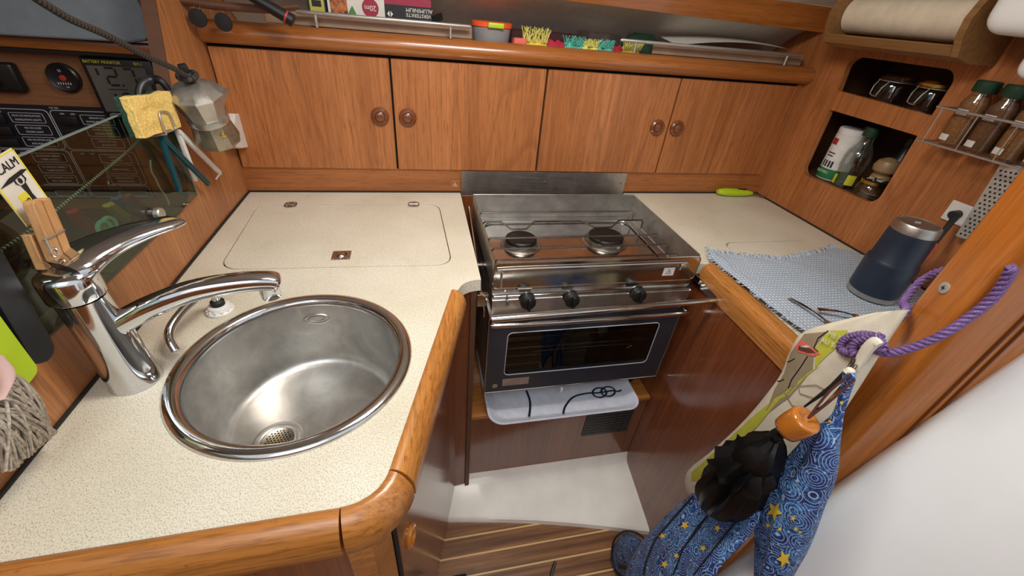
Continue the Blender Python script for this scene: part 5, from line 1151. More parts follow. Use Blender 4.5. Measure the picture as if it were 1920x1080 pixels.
def clip_two(b, top, l_end, r_end, x, hook=None):
    T_, L_, R_ = onp(top, x), onp(l_end, x - 0.008), onp(r_end, x)
    for a, c in ((T_, L_), (T_ + V((0.002, 0, 0)), R_)):
        d = (c - a).normalized(); L = (c - a).length; m = frame(a, d, None, (1, 0, 0)); b.box((-0.003, -0.0046, -0.0035), (L, 0.0046, 0.0035), 0.0012, 2, m)
        b.box((0.006, -0.0012, 0.0033), (L - 0.006, 0.0012, 0.0044), 0, 1, m)
    if hook: b.tube([onp(p, x) for p in hook], 0.0016, 6)
clip_two(b, (334, 248), (368, 338), (413, 325), 0.020, [(413, 325), (409, 330), (405, 336)])
single(b, 'bag_clip', 'white', 'open white folding bag clip hanging under the sponge', 'clip', 'folding bag clips hanging from the glass')
b = B(); clip_two(b, (303, 260), (337, 358), (391, 345), 0.024, [(337, 358), (345, 362), (354, 360)])
single(b, 'bag_clip', 'teal', 'open petrol blue folding bag clip hanging under the sponge', 'clip', 'folding bag clips hanging from the glass')
# black spatula, lime spatula, pink cloth, yarn mop at the left edge
def blade(pts, w0, w1, mat, name, label, cat, x, thick=0.005):
    P = spline([onp(p, x) for p in pts], 14); N = len(P); b = B(); rows = []
    for i, p in enumerate(P):
        d = (P[min(i + 1, N - 1)] - P[max(i - 1, 0)]).normalized(); n = V((1, 0, 0)).cross(d); t = i / (N - 1)
        w = w0 + (w1 - w0) * t
        if t > 0.86: w *= math.sqrt(max(0.01, 1 - ((t - 0.86) / 0.14) ** 2))
        rows.append([b.bm.verts.new(p + n * w * j) for j in (-1, -0.5, 0, 0.5, 1)])
    for r0, r1 in zip(rows, rows[1:]):
        for j in range(4): b._f([r0[j], r0[j + 1], r1[j + 1], r1[j]])
    return single(b, name, mat, label, cat, mods=(SOL(thick), ('BEVEL', dict(width=0.0015, segments=2, limit_method='ANGLE'))), ang=60)
blade([(-40, 462), (22, 565), (86, 676)], 0.016, 0.015, 'black', 'black_spatula', 'black plastic spatula hanging over the lower left of the glass', 'spatula', 0.030)
blade([(-50, 590), (0, 652), (52, 716)], 0.017, 0.015, 'lime', 'lime_spatula', 'lime green spatula below the black one at the left edge', 'spatula', 0.036)
b = B(); loft(b, [onp((-60, 660), 0.045), onp((-30, 720), 0.045), onp((-30, 760), 0.045)], [onp((5, 668), 0.045), onp((24, 700), 0.045), onp((8, 745), 0.045)], [0.008, 0.012, 0.008], (1, 0, 0), folds=((1.5, 0.002, 0),)); single(b, 'pink_cloth', 'pink', 'pale pink sponge cloth at the left edge above the yarn', 'cloth')
b = B(); root = onp((-30, 735), 0.035)
for k in range(150):
    t = random.random(); e = onp((-35 + 135 * (1 - abs(t - 0.3) * 0.9) + random.uniform(-12, 8), 780 + 105 * t), 0.022 + random.random() * 0.022)
    s_ = root + V((random.uniform(-0.006, 0.006), random.uniform(-0.03, 0.03), random.uniform(-0.012, 0.008))); m_ = s_.lerp(e, 0.55) + V((0.01, 0, 0.010))
    b.tube(spline([s_, m_, e], 4), 0.0014, 5)
single(b, 'yarn_mop', 'mop', 'grey cotton yarn mop head hanging at the left edge above the worktop', 'mop')

# ---- moka pot, cord, hooks
MX = 0.062
base_c, top_c = AX((410, 262), MX), AX((350, 140), MX)
up_ = (top_c - base_c).normalized()
mk = thing('moka_pot', 'tarnished eight-sided aluminium moka pot hanging on the left bulkhead', 'moka pot', base_c)
mm = zframe(base_c, up_, (1, 0, 0)) @ Matrix.Rotation(math.radians(22.5 + 10), 4, 'Z')
Hm = (top_c - base_c).length
k = Hm / 0.160; RK = 1.22
b = B(); b.lathe([(0.034 * k, -0.006 * k), (0.040 * k, 0.0), (0.041 * k, 0.006 * k), (0.034 * k, 0.046 * k), (0.0325 * k, 0.052 * k)], mm, sx=RK, sy=RK, facet=10); build(b, 'boiler', 'alu_dark', mk, ang=20)
b = B(); b.lathe([(0.034 * k, 0.051 * k), (0.0352 * k, 0.053 * k), (0.0355 * k, 0.060 * k), (0.0345 * k, 0.0665 * k)], mm, 40, RK, RK); build(b, 'collar', 'alu', mk)
b = B(); b.lathe([(0.0325 * k, 0.0665 * k), (0.034 * k, 0.070 * k), (0.044 * k, 0.118 * k)], mm, sx=RK, sy=RK, facet=10); build(b, 'upper_pot', 'alu', mk, ang=20)
b = B(); b.lathe([(0.0455 * k, 0.1175 * k), (0.046 * k, 0.121 * k), (0.030 * k, 0.135 * k), (0.010 * k, 0.144 * k), (0.001, 0.145 * k)], mm, sx=RK, sy=RK, facet=10); build(b, 'lid', 'alu', mk, ang=20)
mz = zframe(base_c, up_, (1, 0.25, 0))    # x axis towards the spout (towards the cabinet), handle the other way
b = B(); b.lathe([(0.006 * k, 0.142 * k), (0.008 * k, 0.146 * k), (0.0125 * k, 0.150 * k), (0.012 * k, 0.160 * k), (0.008 * k, 0.166 * k), (0.001, 0.167 * k)], mm, sx=RK, sy=RK, facet=10); b.box((-0.008 * k, -0.006 * k, 0.162 * k), (0.008 * k, 0.006 * k, 0.182 * k), 0.002, 2, mm); build(b, 'knob', 'black_soft', mk)
b = B(); b.add([mz @ V((p[0] * k * 1.15, p[1] * k * 1.3, p[2] * k)) for p in [(0.036, -0.017, 0.120), (0.036, 0.017, 0.120), (0.060, 0.0, 0.124), (0.034, 0.0, 0.082), (0.056, -0.004, 0.1225), (0.056, 0.004, 0.1225)]], [(0, 4, 3), (1, 3, 5), (4, 2, 3), (5, 3, 2), (0, 1, 5, 4), (4, 5, 2), (0, 3, 1)]); build(b, 'spout', 'alu', mk, ang=20)
b = B(); P = [mz @ V((-0.046 * k, 0, 0.119 * k)), AX((303, 153), 0.018), AX((286, 149), 0.004), AX((268, 158), -0.006), AX((263, 182), -0.010), AX((276, 222), -0.006)]; b.tube(spline(P, 5), [0.004 + 0.0014 * min(1, i / 8) for i in range(26)], 10, flat=1.3); build(b, 'handle', 'black', mk)
b = B(); b.box((-0.068 * k, -0.008 * k, 0.112 * k), (-0.048 * k, 0.008 * k, 0.125 * k), 0.002, 2, mz); build(b, 'hinge', 'alu', mk)
vd = (CAM - base_c).normalized(); vv = (vd - up_ * vd.dot(up_)).normalized(); ss = up_.cross(vv)
vdir = (vv * 0.93 + ss * 0.30).normalized()
b = B(); b.lathe([(0.0055 * k, 0.0), (0.0055 * k, 0.003), (0.0035 * k, 0.0035), (0.0035 * k, 0.006), (0.0015, 0.0065)], zframe(base_c + up_ * 0.036 * k + vdir * 0.0345 * k * RK, vdir), 16); build(b, 'safety_valve', 'gold', mk)
b = B(); kp = base_c + up_ * 0.158 * k; P = [AX((60, -8), 0.05), AX((130, 35), 0.05), AX((200, 66), 0.052), AX((270, 103), 0.056), AX((325, 128), MX), kp + V((0.004, -0.01, 0))]
b.tube(spline(P, 8), 0.0045, 10); pp = [kp + (mm.to_3x3() @ V((0.014 * math.cos(t_ * PI / 8), 0.014 * math.sin(t_ * PI / 8), 0))) for t_ in range(16)]; b.tube(pp, 0.0042, 8, closed=True); single(b, 'braided_cord', 'braid', 'thick braided black cord running from the top left to the knob of the moka pot', 'cord')
# white socket behind the pot
b = B(); q = AX((440, 247), 0.012); wp_ = [AX(p, 0.0015) for p in [(415, 212), (447, 213), (460, 258), (452, 276), (425, 278), (410, 270)]]
b.prism(wp_, (0.028, 0, 0)); wsw = single(b, 'wall_hook', 'white', 'white plastic bracket on the left bulkhead behind the moka pot', 'bracket', mods=(('BEVEL', dict(width=0.003, segments=2, limit_method='ANGLE')),))
# dark hanging rail with two round black clips, torch handle
hr = thing('hanging_rod', 'dark brown rod across the top left corner in front of the shelf', 'rod', (0.06, -0.06, 0.41))
b = B(); b.tube([AY((325, -2), -0.05), AY((400, 10), -0.05), AY((500, 18), -0.05), AY((560, 12), -0.05)], [0.010, 0.010, 0.009, 0.006], 12, flat=0.8); build(b, 'rod', 'endgrain', hr)
for i, (px_, py_) in enumerate(((371, 34), (419, 42))):
    c = AY((px_, py_), -0.066); t = thing('round_clip', ['round black clip hanging from the dark rod, nearer the bulkhead', 'round black clip hanging from the dark rod, nearer the black handle'][i], 'clip', c, 'round black clips on the dark rod')
    vd = (CAM - c).normalized(); vd = (vd + V((-0.35, 0, -0.1))).normalized()
    b = B(); b.lathe([(0.015, -0.003), (0.0165, 0.0), (0.0155, 0.003), (0.001, 0.0042)], zframe(c, vd), 32); build(b, 'disc', 'black_soft', t)
    b = B(); up1 = V((0, 0.004, 0.020))
    for sx in (-0.002, 0.008): b.tube([c + V((sx, 0.004, 0.004)), c + up1 + V((sx, 0, 0)), c + up1 + V((sx + 0.002, 0.01, 0.004))], 0.0012, 6)
    build(b, 'wire', 'chrome', t)
ph_ = thing('flashlight', 'black cylindrical torch with a red ring poking down at the top left of the shelf', 'torch', AY((545, 40), -0.08))
a, c = AY((450, -20), -0.08), AY((551, 40), -0.08); d = (c - a).normalized()
b = B(); b.tube([a, a.lerp(c, 0.6), a.lerp(c, 0.985), c], [0.009, 0.0115, 0.0125, 0.0105], 20); build(b, 'grip', 'black', ph_)
b = B(); q = a.lerp(c, 0.86); b.tube([q - d * 0.0016, q + d * 0.0016], 0.0131, 24); build(b, 'red_ring', 'red', ph_)
# ================================================================== TAPS
FX, FY = 0.052, -0.681
tp = thing('mixer_tap', 'chrome single-lever mixer tap beside the sink', 'tap', (FX, FY, 0.0))
T = Matrix.Translation((FX, FY, 0))
b = B()
rings = []
for i in range(25):
    t = i / 24; z = 0.0005 + 0.142 * t; r_ = 0.0285 - 0.004 * math.sin(t * PI * 0.5) + (0.001 if t < 0.03 else 0)
    rings.append([b.bm.verts.new((FX - 0.004 * t + math.cos(a * 2 * PI / 40) * r_ * (1.05 - 0.05 * t), FY + math.sin(a * 2 * PI / 40) * r_, z)) for a in range(40)])
for a, c in zip(rings, rings[1:]):
    for j in range(40): b._f([a[j], a[(j + 1) % 40], c[(j + 1) % 40], c[j]])
b._f(rings[0][::-1]); b._f(rings[-1]); build(b, 'body', 'chrome', tp, ang=60)
# scooped recess outline on the body front
b = B(); dsp = V((AZ((508, 530), 0.118) - V((FX, FY, 0.118)))); dsp.z = 0; dsp.normalize(); sd = V((-dsp.y, dsp.x, 0))
P = []
for t_ in range(28):
    a = t_ / 28 * 2 * PI; yy = 0.0105 * math.sin(a); zz = 0.055 + 0.044 * math.cos(a); rad = 0.0265; P.append(V((FX - 0.002, FY, zz)) + dsp * math.sqrt(rad ** 2 - yy ** 2) + sd * yy)
b.tube(P, 0.0013, 8, closed=True); build(b, 'recess_edge', 'chrome', tp)
# spout
R0 = V((FX, FY, 0.096)) + dsp * 0.015
tip = AZ((505, 527), 0.118)
L = (V((tip.x, tip.y, 0)) - V((R0.x, R0.y, 0))).length
P = [R0, R0 + dsp * L * 0.22 + V((0, 0, 0.017)), R0 + dsp * L * 0.5 + V((0, 0, 0.030)), R0 + dsp * L * 0.8 + V((0, 0, 0.031)), R0 + dsp * L * 1.0 + V((0, 0, 0.026)), R0 + dsp * (L * 1.0 + 0.010) + V((0, 0, 0.020))]
P = spline(P, 7); N = len(P); b = B(); rings = []
for i, p in enumerate(P):
    d = (P[min(i + 1, N - 1)] - P[max(i - 1, 0)]).normalized(); n2 = sd; u2 = n2.cross(d) * -1
    if u2.z < 0: u2 = -u2
    t = i / (N - 1); hw = 0.0145 + 0.0015 * t; hh = 0.0142 - 0.003 * t
    if t > 0.93: hw *= 0.9; hh *= 0.8
    rings.append([b.bm.verts.new(p + n2 * hw * math.copysign(abs(math.cos(2 * PI * k / 28)) ** 0.75, math.cos(2 * PI * k / 28)) + u2 * hh * math.copysign(abs(math.sin(2 * PI * k / 28)) ** 0.75, math.sin(2 * PI * k / 28))) for k in range(28)])
for a, c in zip(rings, rings[1:]):
    for j in range(28): b._f([a[j], a[(j + 1) % 28], c[(j + 1) % 28], c[j]])
b._f(rings[0][::-1]); b._f(rings[-1]); spt = build(b, 'spout', 'chrome', tp, ang=60)
o_ = R0 + dsp * (L - 0.002) + V((0, 0, 0.020))
b = B(); b.lathe([(0.0125, 0.0), (0.0135, -0.012), (0.0135, -0.020), (0.011, -0.021), (0.010, -0.019), (0.001, -0.019)], Matrix.Translation(o_), 32); build(b, 'aerator', 'chrome', spt)
# cap + lever
cz = 0.146
b = B(); b.lathe([(0.0265, -0.001), (0.0275, 0.001), (0.0275, 0.024), (0.026, 0.030), (0.020, 0.034), (0.001, 0.035)], Matrix.Translation((FX - 0.005, FY, cz)), 40); build(b, 'cap', 'chrome', tp, ang=60)
b = B()
lp = [AZ((112, 512), 0.176), AZ((155, 482), 0.181), AZ((205, 455), 0.1865), AZ((265, 432), 0.190), AZ((322, 416), 0.190), AZ((334, 413), 0.189)]
lp = spline(lp, 6); N = len(lp); rings = []
for i, p in enumerate(lp):
    d = (lp[min(i + 1, N - 1)] - lp[max(i - 1, 0)]).normalized(); n2 = V((0, 0, 1)).cross(d).normalized(); u2 = d.cross(n2); t = i / (N - 1)
    hw = 0.025 * (1 - t) ** 0.7 + 0.0105; hh = 0.0125 * (1 - t) ** 1.1 + 0.0038
    if t < 0.10: hw *= 0.86 + 1.4 * t
    if t > 0.93: hw *= 1 - (t - 0.93) * 7; hh *= 0.7
    rings.append([b.bm.verts.new(p + n2 * hw * math.copysign(abs(math.cos(2 * PI * k / 24)) ** 0.7, math.cos(2 * PI * k / 24)) + u2 * hh * math.sin(2 * PI * k / 24)) for k in range(24)])
for a, c in zip(rings, rings[1:]):
    for j in range(24): b._f([a[j], a[(j + 1) % 24], c[(j + 1) % 24], c[j]])
b._f(rings[0][::-1]); b._f(rings[-1]); build(b, 'lever', 'chrome', tp, ang=60)
# small hand pump spout
F2 = AZ((414, 583), 0.0)
hp = thing('pump_tap', 'small chrome hooked pump spout with a white base behind the mixer tap', 'tap', F2)
T = Matrix.Translation(F2)
b = B(); b.lathe([(0.021, 0.0005), (0.021, 0.004), (0.018, 0.006), (0.016, 0.012), (0.0125, 0.014), (0.001, 0.014)], T, 28)
for a in range(12): b.box((-0.0015, 0.0165, 0.004), (0.0015, 0.0195, 0.009), 0.0005, 1, T @ Matrix.Rotation(a * PI / 6, 4, 'Z'))
build(b, 'base', 'white', hp)
b = B(); b.lathe([(0.0105, 0.013), (0.0105, 0.021), (0.008, 0.023), (0.001, 0.023)], T, 24); build(b, 'seal_ring', 'black_soft', hp)
tipz = AZ((330, 658), 0.030)
P = [F2 + V((0, 0, 0.02)), F2 + V((-0.0005, 0.0, 0.036)), F2 + V((-0.006, -0.006, 0.045)), AZ((378, 553), 0.046), AZ((345, 580), 0.044), AZ((321, 612), 0.036), AZ((318, 635), 0.026), AZ((330, 658), 0.012)]
b = B(); b.tube(spline(P, 7), 0.0062, 16); build(b, 'spout', 'chrome', hp)

# ================================================================== POST AND WHITE MOULDING
A_ = V((1.118, -0.828)); Bc = V((1.088, -0.892)); Cc = V((1.25, -0.945)); Dc = V((1.30, -0.86))
def rounded(poly, rads, n=6):
    out = []
    for i, p in enumerate(poly):
        a, c = poly[i - 1], poly[(i + 1) % len(poly)]; r_ = rads[i]; u, v = (a - p).normalized(), (c - p).normalized()
        for k in range(n + 1):
            t = k / n; q = p + u * r_ * (1 - t) ** 2 + v * r_ * t * t; out.append(q)
    return out
pst = thing('grab_post', 'thick varnished teak post with a countersunk screw at the end of the right worktop', 'post', (1.15, -0.88, -0.80))
pr = rounded([A_, Bc, Cc, Dc], [0.012, 0.018, 0.004, 0.004])
b = B(); b.prism([(p.x, p.y, -0.799) for p in pr], (0, 0, 1.69)); build(b, 'timber', 'post', pst, loc=(1.15, -0.88, 0), ang=40)
b = B(); gdir = (Cc - Bc).normalized()
for tt in (0.40, 0.47):
    q = Bc.lerp(Cc, tt); b.tube([(q.x - 0.0, q.y - 0.0008, -0.799), (q.x, q.y - 0.0008, 0.89)], 0.0022, 6)
build(b, 'groove', 'mahog', pst)
fn = V((-(A_ - Bc).y, (A_ - Bc).x, 0)).normalized()
if fn.x > 0: fn = -fn
# screw where the sight line meets the post face
r_ = _ray((1771, 540)); t = ((V((A_.x, A_.y, 0)) - CAM).dot(fn)) / r_.dot(fn); sq = CAM + r_ * t
b = B(); fmS = zframe(sq, fn); b.lathe([(0.0078, 0.0002), (0.0078, 0.0012), (0.006, 0.0018), (0.001, 0.0014)], fmS, 24); b.mat(1); b.box((-0.003, -0.0005, 0.0013), (0.003, 0.0005, 0.0022), 0, 1, fmS); b.box((-0.0005, -0.003, 0.0013), (0.0005, 0.003, 0.0022), 0, 1, fmS); build(b, 'screw', ['gratersteel', 'dark'], pst)
P1, P2 = AY((1920, 668), -0.93), AY((1400, 1060), -0.93)
ed = (P1 - P2).normalized(); dd = V((0.40, -0.62, -0.02)).normalized()
nn = ed.cross(dd).normalized()
b = B(); rows = []
prof = [(0.0, -0.05), (0.0, -0.014), (0.004, -0.004), (0.014, 0.0), (0.25, 0.004), (0.9, 0.0)]
sg = 1 if nn.dot(CAM - P1) > 0 else -1
for s_, h in prof:
    rows.append([b.bm.verts.new(P2 + ed * k + dd * s_ + nn * sg * h) for k in (-0.6, -0.3, 0, 0.3, 0.6, 0.9, 1.2)])
for a, c in zip(rows, rows[1:]):
    for j in range(6): b._f([a[j], a[j + 1], c[j + 1], c[j]])
struct(b, 'trim_10', 'cream_white', mods=(SOL(0.006, 1 if False else 0),), ang=60)

# ---- purple rope, ring, hook
def twist(b, path, r_, strands=3, pitch=0.022):
    path = [V(p) for p in path]; N = len(path); L = 0
    up = V((0, 0, 1)); frames = []; u = None
    for i in range(N):
        d = (path[min(i + 1, N - 1)] - path[max(i - 1, 0)]).normalized()
        if u is None: u = (up - d * up.dot(d)).normalized()
        u = (u - d * u.dot(d)).normalized(); v = d.cross(u)
        if i: L += (path[i] - path[i - 1]).length
        frames.append((path[i], u, v, L))
    for s_ in range(strands):
        P = [p + (u * math.cos(2 * PI * (l / pitch + s_ / strands)) + v * math.sin(2 * PI * (l / pitch + s_ / strands))) * r_ * 0.56 for p, u, v, l in frames]
        b.tube(P, r_ * 0.5, 8)
rp = thing('purple_rope', 'purple twisted rope looped round the teak post with a spliced eye', 'rope', V((1.08, -0.88, 0.1)))
K = V((1.038, -0.862, 0.085))
def onpost(p, off=0.010): # on the B-C face
    f2 = V((gdir.y, -gdir.x, 0)); r_ = _ray(p); t = ((V((Bc.x, Bc.y, 0)) + f2 * off - CAM).dot(f2)) / r_.dot(f2); return CAM + r_ * t
rb = [AX((1640, 655), 1.045), AX((1665, 662), 1.05), AX((1710, 652), 1.062), AX((1770, 626), 1.072)] + [onpost(p) for p in [(1810, 600), (1855, 565), (1885, 527), (1898, 500)]]
b = B(); twist(b, spline(rb, 14), 0.0056)
ra = [AX((1650, 632), 1.045), AX((1672, 610), 1.07), AX((1700, 580), 1.09), V((1.128, -0.815, 0.165)), V((1.17, -0.80, 0.20)), V((1.25, -0.82, 0.24))]
twist(b, spline(ra, 12), 0.0056); build(b, 'loop', 'rope', rp)
b = B(); e = [AX(p, 1.040) for p in [(1655, 650), (1640, 632), (1612, 628), (1585, 637), (1577, 652), (1590, 662), (1612, 664), (1630, 655)]]; twist(b, spline(e, 8, True) + [e[0]], 0.0062, 3, 0.016)
e2 = [AX(p, 1.030) for p in [(1602, 668), (1598, 655), (1605, 642), (1622, 636), (1640, 630)]]; twist(b, spline(e2, 8), 0.0058, 3, 0.018); build(b, 'spliced_eye', 'rope', rp)
b = B(); c = AX((1612, 648), 1.030); b.tube([AX((1612 + 18 * math.cos(t_ * PI / 8), 648 + 8 * math.sin(t_ * PI / 8) - 5 * math.cos(t_ * PI / 8)), 1.034) for t_ in range(16)], 0.0035, 8, closed=True); b.tube([AX((1637 + 5 * math.cos(t_ * PI / 8), 636 + 11 * math.sin(t_ * PI / 8)), 1.032) for t_ in range(16)], 0.0022, 8, closed=True); build(b, 'thimble', 'steel', rp)
b = B(); P = [AX(p, 1.022) for p in [(1648, 648), (1640, 642), (1626, 655), (1612, 678), (1604, 692)]]; b.tube(spline(P, 5), [0.0045 + 0.0010 * math.sin(i * 0.2) for i in range(21)], 10, flat=1.4); b.lathe([(0.001, 0.0075), (0.005, 0.0055), (0.0072, 0.0), (0.005, -0.0055), (0.001, -0.0075)], zframe(AX((1592, 698), 1.008), (0, 0, 1)), 16)
single(b, 'plastic_hook', 'hook_plastic', 'milky plastic hook tied to the rope with the bags hanging from it', 'hook')
b = B(); P = [AX(p, 1.015) for p in [(1602, 668), (1590, 690), (1560, 728), (1530, 765), (1545, 760), (1580, 722), (1606, 684)]]; b.tube(spline(P, 5), 0.0018, 8); single(b, 'snap_hook', 'steel', 'narrow steel snap hook hanging under the purple rope eye', 'hook')

# ---- tote bag
XB = 1.052
Lt = [onp(p, XB) for p in [(1640, 586), (1512, 620), (1482, 660), (1460, 710), (1400, 785), (1340, 842), (1290, 885), (1290, 925), (1318, 938)]]
Rt = [onp(p, XB) for p in [(1705, 580), (1672, 630), (1640, 680), (1605, 735), (1560, 800), (1500, 870), (1440, 920), (1400, 945), (1372, 958)]]
tt = thing('tote_bag', 'cream canvas tote bag with a lime and taupe cartoon print hanging from the purple rope', 'bag', (XB, -0.80, -0.45))
b = B(); loft(b, Lt, Rt, [0.012, 0.020, 0.026, 0.028, 0.034, 0.040, 0.040, 0.03, 0.012], (1, 0, 0), folds=((2.5, 0.004, 0.6), (6, 0.0015, 0)), n=40)
bvh = BVHTree.FromBMesh(b.bm); build(b, 'canvas', 'canvas', tt, ang=70)
DIRX = V((1, 0.55, -0.85)).normalized()
def dc(name, polys, mats, parent, bv, lift=0.0015):
    b = B()
    for i, (pts, mi) in enumerate(polys):
        b.mat(mi); pp = [onp(p, 0.9) for p in pts]
        # walk each point along its own sight line to the surface
        t = bmesh.new(); vs = [t.verts.new(p) for p in pp]; es = [t.edges.new((vs[k], vs[(k + 1) % len(vs)])) for k in range(len(vs))]
        bmesh.ops.triangle_fill(t, edges=es, use_beauty=True, use_dissolve=False)
        for _ in range(4):
            ee = [e for e in t.edges if e.calc_length() > 0.004]
            if ee: bmesh.ops.subdivide_edges(t, edges=ee, cuts=1); bmesh.ops.triangulate(t, faces=t.faces[:])
        bad = []
        for v in t.verts:
            d = (v.co - CAM).normalized(); h = bv.ray_cast(CAM, d)[0]
            if h is None: bad.append(v)
            else: v.co = h - d * (lift * (1 + mi * 0.15 + i * 0.02))
        if bad: bmesh.ops.delete(t, geom=bad, context='VERTS')
        b.merge(t)
    return build(b, name, mats, parent, ang=80)
def thick_line(pts, w):
    P = [V((p[0], p[1])) for p in pts]; L, R = [], []
    for i, p in enumerate(P):
        d = (P[min(i + 1, len(P) - 1)] - P[max(i - 1, 0)]).normalized(); n = V((-d.y, d.x)); L.append(p + n * w / 2); R.append(p - n * w / 2)
    return [tuple(q) for q in L + R[::-1]]
dc('taupe_print', [([(1508, 626), (1548, 622), (1528, 650), (1524, 690), (1500, 722), (1480, 745), (1434, 778), (1452, 730), (1470, 700), (1482, 662)], 0)], ['tote_taupe'], tt, bvh)
dc('lime_print', [([(1552, 620), (1590, 619), (1572, 648), (1545, 672), (1528, 690), (1530, 652)], 0), ([(1522, 694), (1540, 684), (1510, 706), (1480, 740), (1452, 752), (1490, 720)], 0), ([(1455, 745), (1470, 738), (1420, 800), (1365, 850), (1310, 900), (1296, 902), (1296, 886), (1350, 838), (1410, 782)], 0)], ['tote_lime'], tt, bvh)
dc('drawn_lines', [(thick_line([(1553, 620), (1534, 634), (1526, 652), (1534, 660)], 2.2), 0), (thick_line([(1514, 668), (1500, 690), (1484, 712), (1478, 728)], 2.2), 0), (thick_line([(1452, 713), (1462, 715), (1470, 711)], 2), 0), (thick_line([(1468, 682), (1484, 676), (1490, 672)], 2), 0)], ['ink'], tt, bvh, 0.002)
dc('beak_print', [([(1503, 636), (1538, 664), (1522, 668), (1496, 660), (1490, 650)], 0), ([(1498, 648), (1520, 654), (1530, 662), (1514, 662), (1496, 656)], 1), ([(1500, 650), (1512, 652), (1520, 650), (1512, 647)], 2)], ['salmon', 'endgrain', 'paper'], tt, bvh, 0.0024)
# lettering ME D / AU S on the lime area
b = B()
for txt, p in (('ME D', (1566, 631)), ('AU S', (1551, 642))):
    d = (V(onp(p, XB)) - CAM).normalized(); h = bvh.ray_cast(CAM, d)[0]
    if h is not None:
        e1 = (onp((1592, 642), XB) - onp((1556, 625), XB)).normalized(); e2 = (onp((1560, 618), XB) - onp((1553, 640), XB)).normalized()
        b.text(txt, 0.0105, frame(h - d * 0.006, e1, e2))
build(b, 'lettering', 'paper', tt)
b = B(); P = [onp(p, XB - 0.03) for p in [(1418, 808), (1440, 760), (1480, 722), (1540, 718), (1560, 740), (1500, 780)]]; 
dc('taupe_panel', [([(1418, 800), (1436, 762), (1480, 724), (1500, 716), (1540, 718), (1552, 735), (1530, 770), (1490, 800), (1450, 812)], 0)], ['tote_taupe'], tt, bvh) if False else None
dc('faint_outline', [(thick_line([(1436, 770), (1452, 745), (1480, 724), (1496, 722), (1500, 738), (1530, 748)], 2), 0), (thick_line([(1470, 735), (1485, 760), (1520, 772)], 2), 0), (thick_line([(1498, 724), (1530, 722), (1545, 730)], 2), 0)], ['tote_taupe'], tt, bvh, 0.002)
b.bm.free() if False else None

# ---- blue printed bag (upright part) and folded lower part
bb = thing('blue_bag', 'blue printed cotton bag with yellow stars hanging in front of the post', 'bag', (1.0, -0.92, -0.35))
Lb = [onp(p, 1.005) for p in [(1580, 697), (1576, 740), (1560, 778), (1520, 810), (1478, 860), (1448, 900), (1424, 960), (1424, 1030), (1420, 1100)]]
Rb = [onp(p, 1.005) for p in [(1600, 700), (1602, 715), (1578, 775), (1572, 810), (1562, 880), (1545, 930), (1525, 985), (1500, 1040), (1465, 1100)]]
b = B(); loft(b, Lb, Rb, [0.008, 0.012, 0.014, 0.022, 0.035, 0.042, 0.045, 0.045, 0.04], (1, 0, 0), folds=((1.7, 0.008, 2.2), (4, 0.0035, 1)), n=48, rag=0.002)
bvb = BVHTree.FromBMesh(b.bm); build(b, 'cloth_body', 'blue', bb, ang=70)
def star(cx, cy, r_, rot=0.0, sq=1.0): return [(cx + (r_ if k % 2 == 0 else r_ * 0.42) * math.cos(rot + k * PI / 5), cy + sq * (r_ if k % 2 == 0 else r_ * 0.42) * math.sin(rot + k * PI / 5)) for k in range(10)]
dc('yellow_stars', [(star(1452, 958, 16, 0.3, 1.2), 0), (star(1470, 1048, 15, 0.6, 1.2), 0), (star(1487, 972, 6, 0.2), 0), (star(1492, 992, 5, 0.2), 0), (star(1578, 755, 5, 0), 0), (star(1556, 790, 4, 0), 0), (star(1440, 985, 6, 0.5), 0), (star(1500, 998, 4, 0.5), 0), (star(1462, 992, 5, 0.1), 0)], ['star'], bb, bvb, 0.002)
b = B(); c1 = [onp(p, 1.000) for p in [(1592, 700), (1584, 730), (1560, 765)]]
ub = thing('folded_bag', 'folded blue starry cloth bag with black piping hanging down to the floor', 'bag', (0.93, -0.75, -0.79))
Lu = [onp(p, x) for p, x in [((1300, 925), 0.985), ((1250, 968), 0.955), ((1215, 1005), 0.93), ((1190, 1040), 0.915), ((1175, 1075), 0.90), ((1165, 1110), 0.895)]]
Ru = [onp(p, x) for p, x in [((1430, 940), 0.995), ((1418, 985), 0.97), ((1390, 1020), 0.95), ((1360, 1050), 0.93), ((1338, 1080), 0.915), ((1320, 1120), 0.90)]]
b = B(); loft(b, Lu, Ru, [0.020, 0.032, 0.038, 0.04, 0.04, 0.03], (0.8, -0.5, 0.3), folds=((2.6, 0.008, 0.5), (5, 0.003, 0)), n=48)
bvu = BVHTree.FromBMesh(b.bm); build(b, 'cloth_body', 'blue', ub, ang=70)
Lf = [onp(p, 0.935) for p in [(1168, 1000), (1150, 1025), (1148, 1055), (1160, 1080)]]; Rf = [onp(p, 0.935) for p in [(1180, 998), (1205, 1015), (1210, 1040), (1190, 1085)]]
b = B(); loft(b, Lf, Rf, [0.006, 0.014, 0.014, 0.008], (1, 0, 0), n=24); fl = build(b, 'turned_corner', 'blue', ub, ang=70)
dc('black_piping', [(thick_line([(1300, 930), (1262, 972), (1228, 1012), (1212, 1050), (1206, 1078)], 4), 0), (thick_line([(1352, 938), (1310, 985), (1280, 1030), (1262, 1078)], 3), 0), (thick_line([(1405, 950), (1362, 1000), (1330, 1040), (1300, 1078)], 3), 0), (thick_line([(1330, 962), (1300, 1005), (1270, 1040)], 2), 0)], ['ink'], ub, bvu, 0.002)
dc('yellow_stars', [(star(1284, 985, 9, 0.3), 0), (star(1242, 1005, 7, 0.6), 0), (star(1246, 1058, 8, 0.2), 0), (star(1318, 1028, 7, 0.2), 0), (star(1268, 1042, 6, 0.4), 0), (star(1345, 990, 7, 0.1), 0)], ['star'], ub, bvu, 0.002)
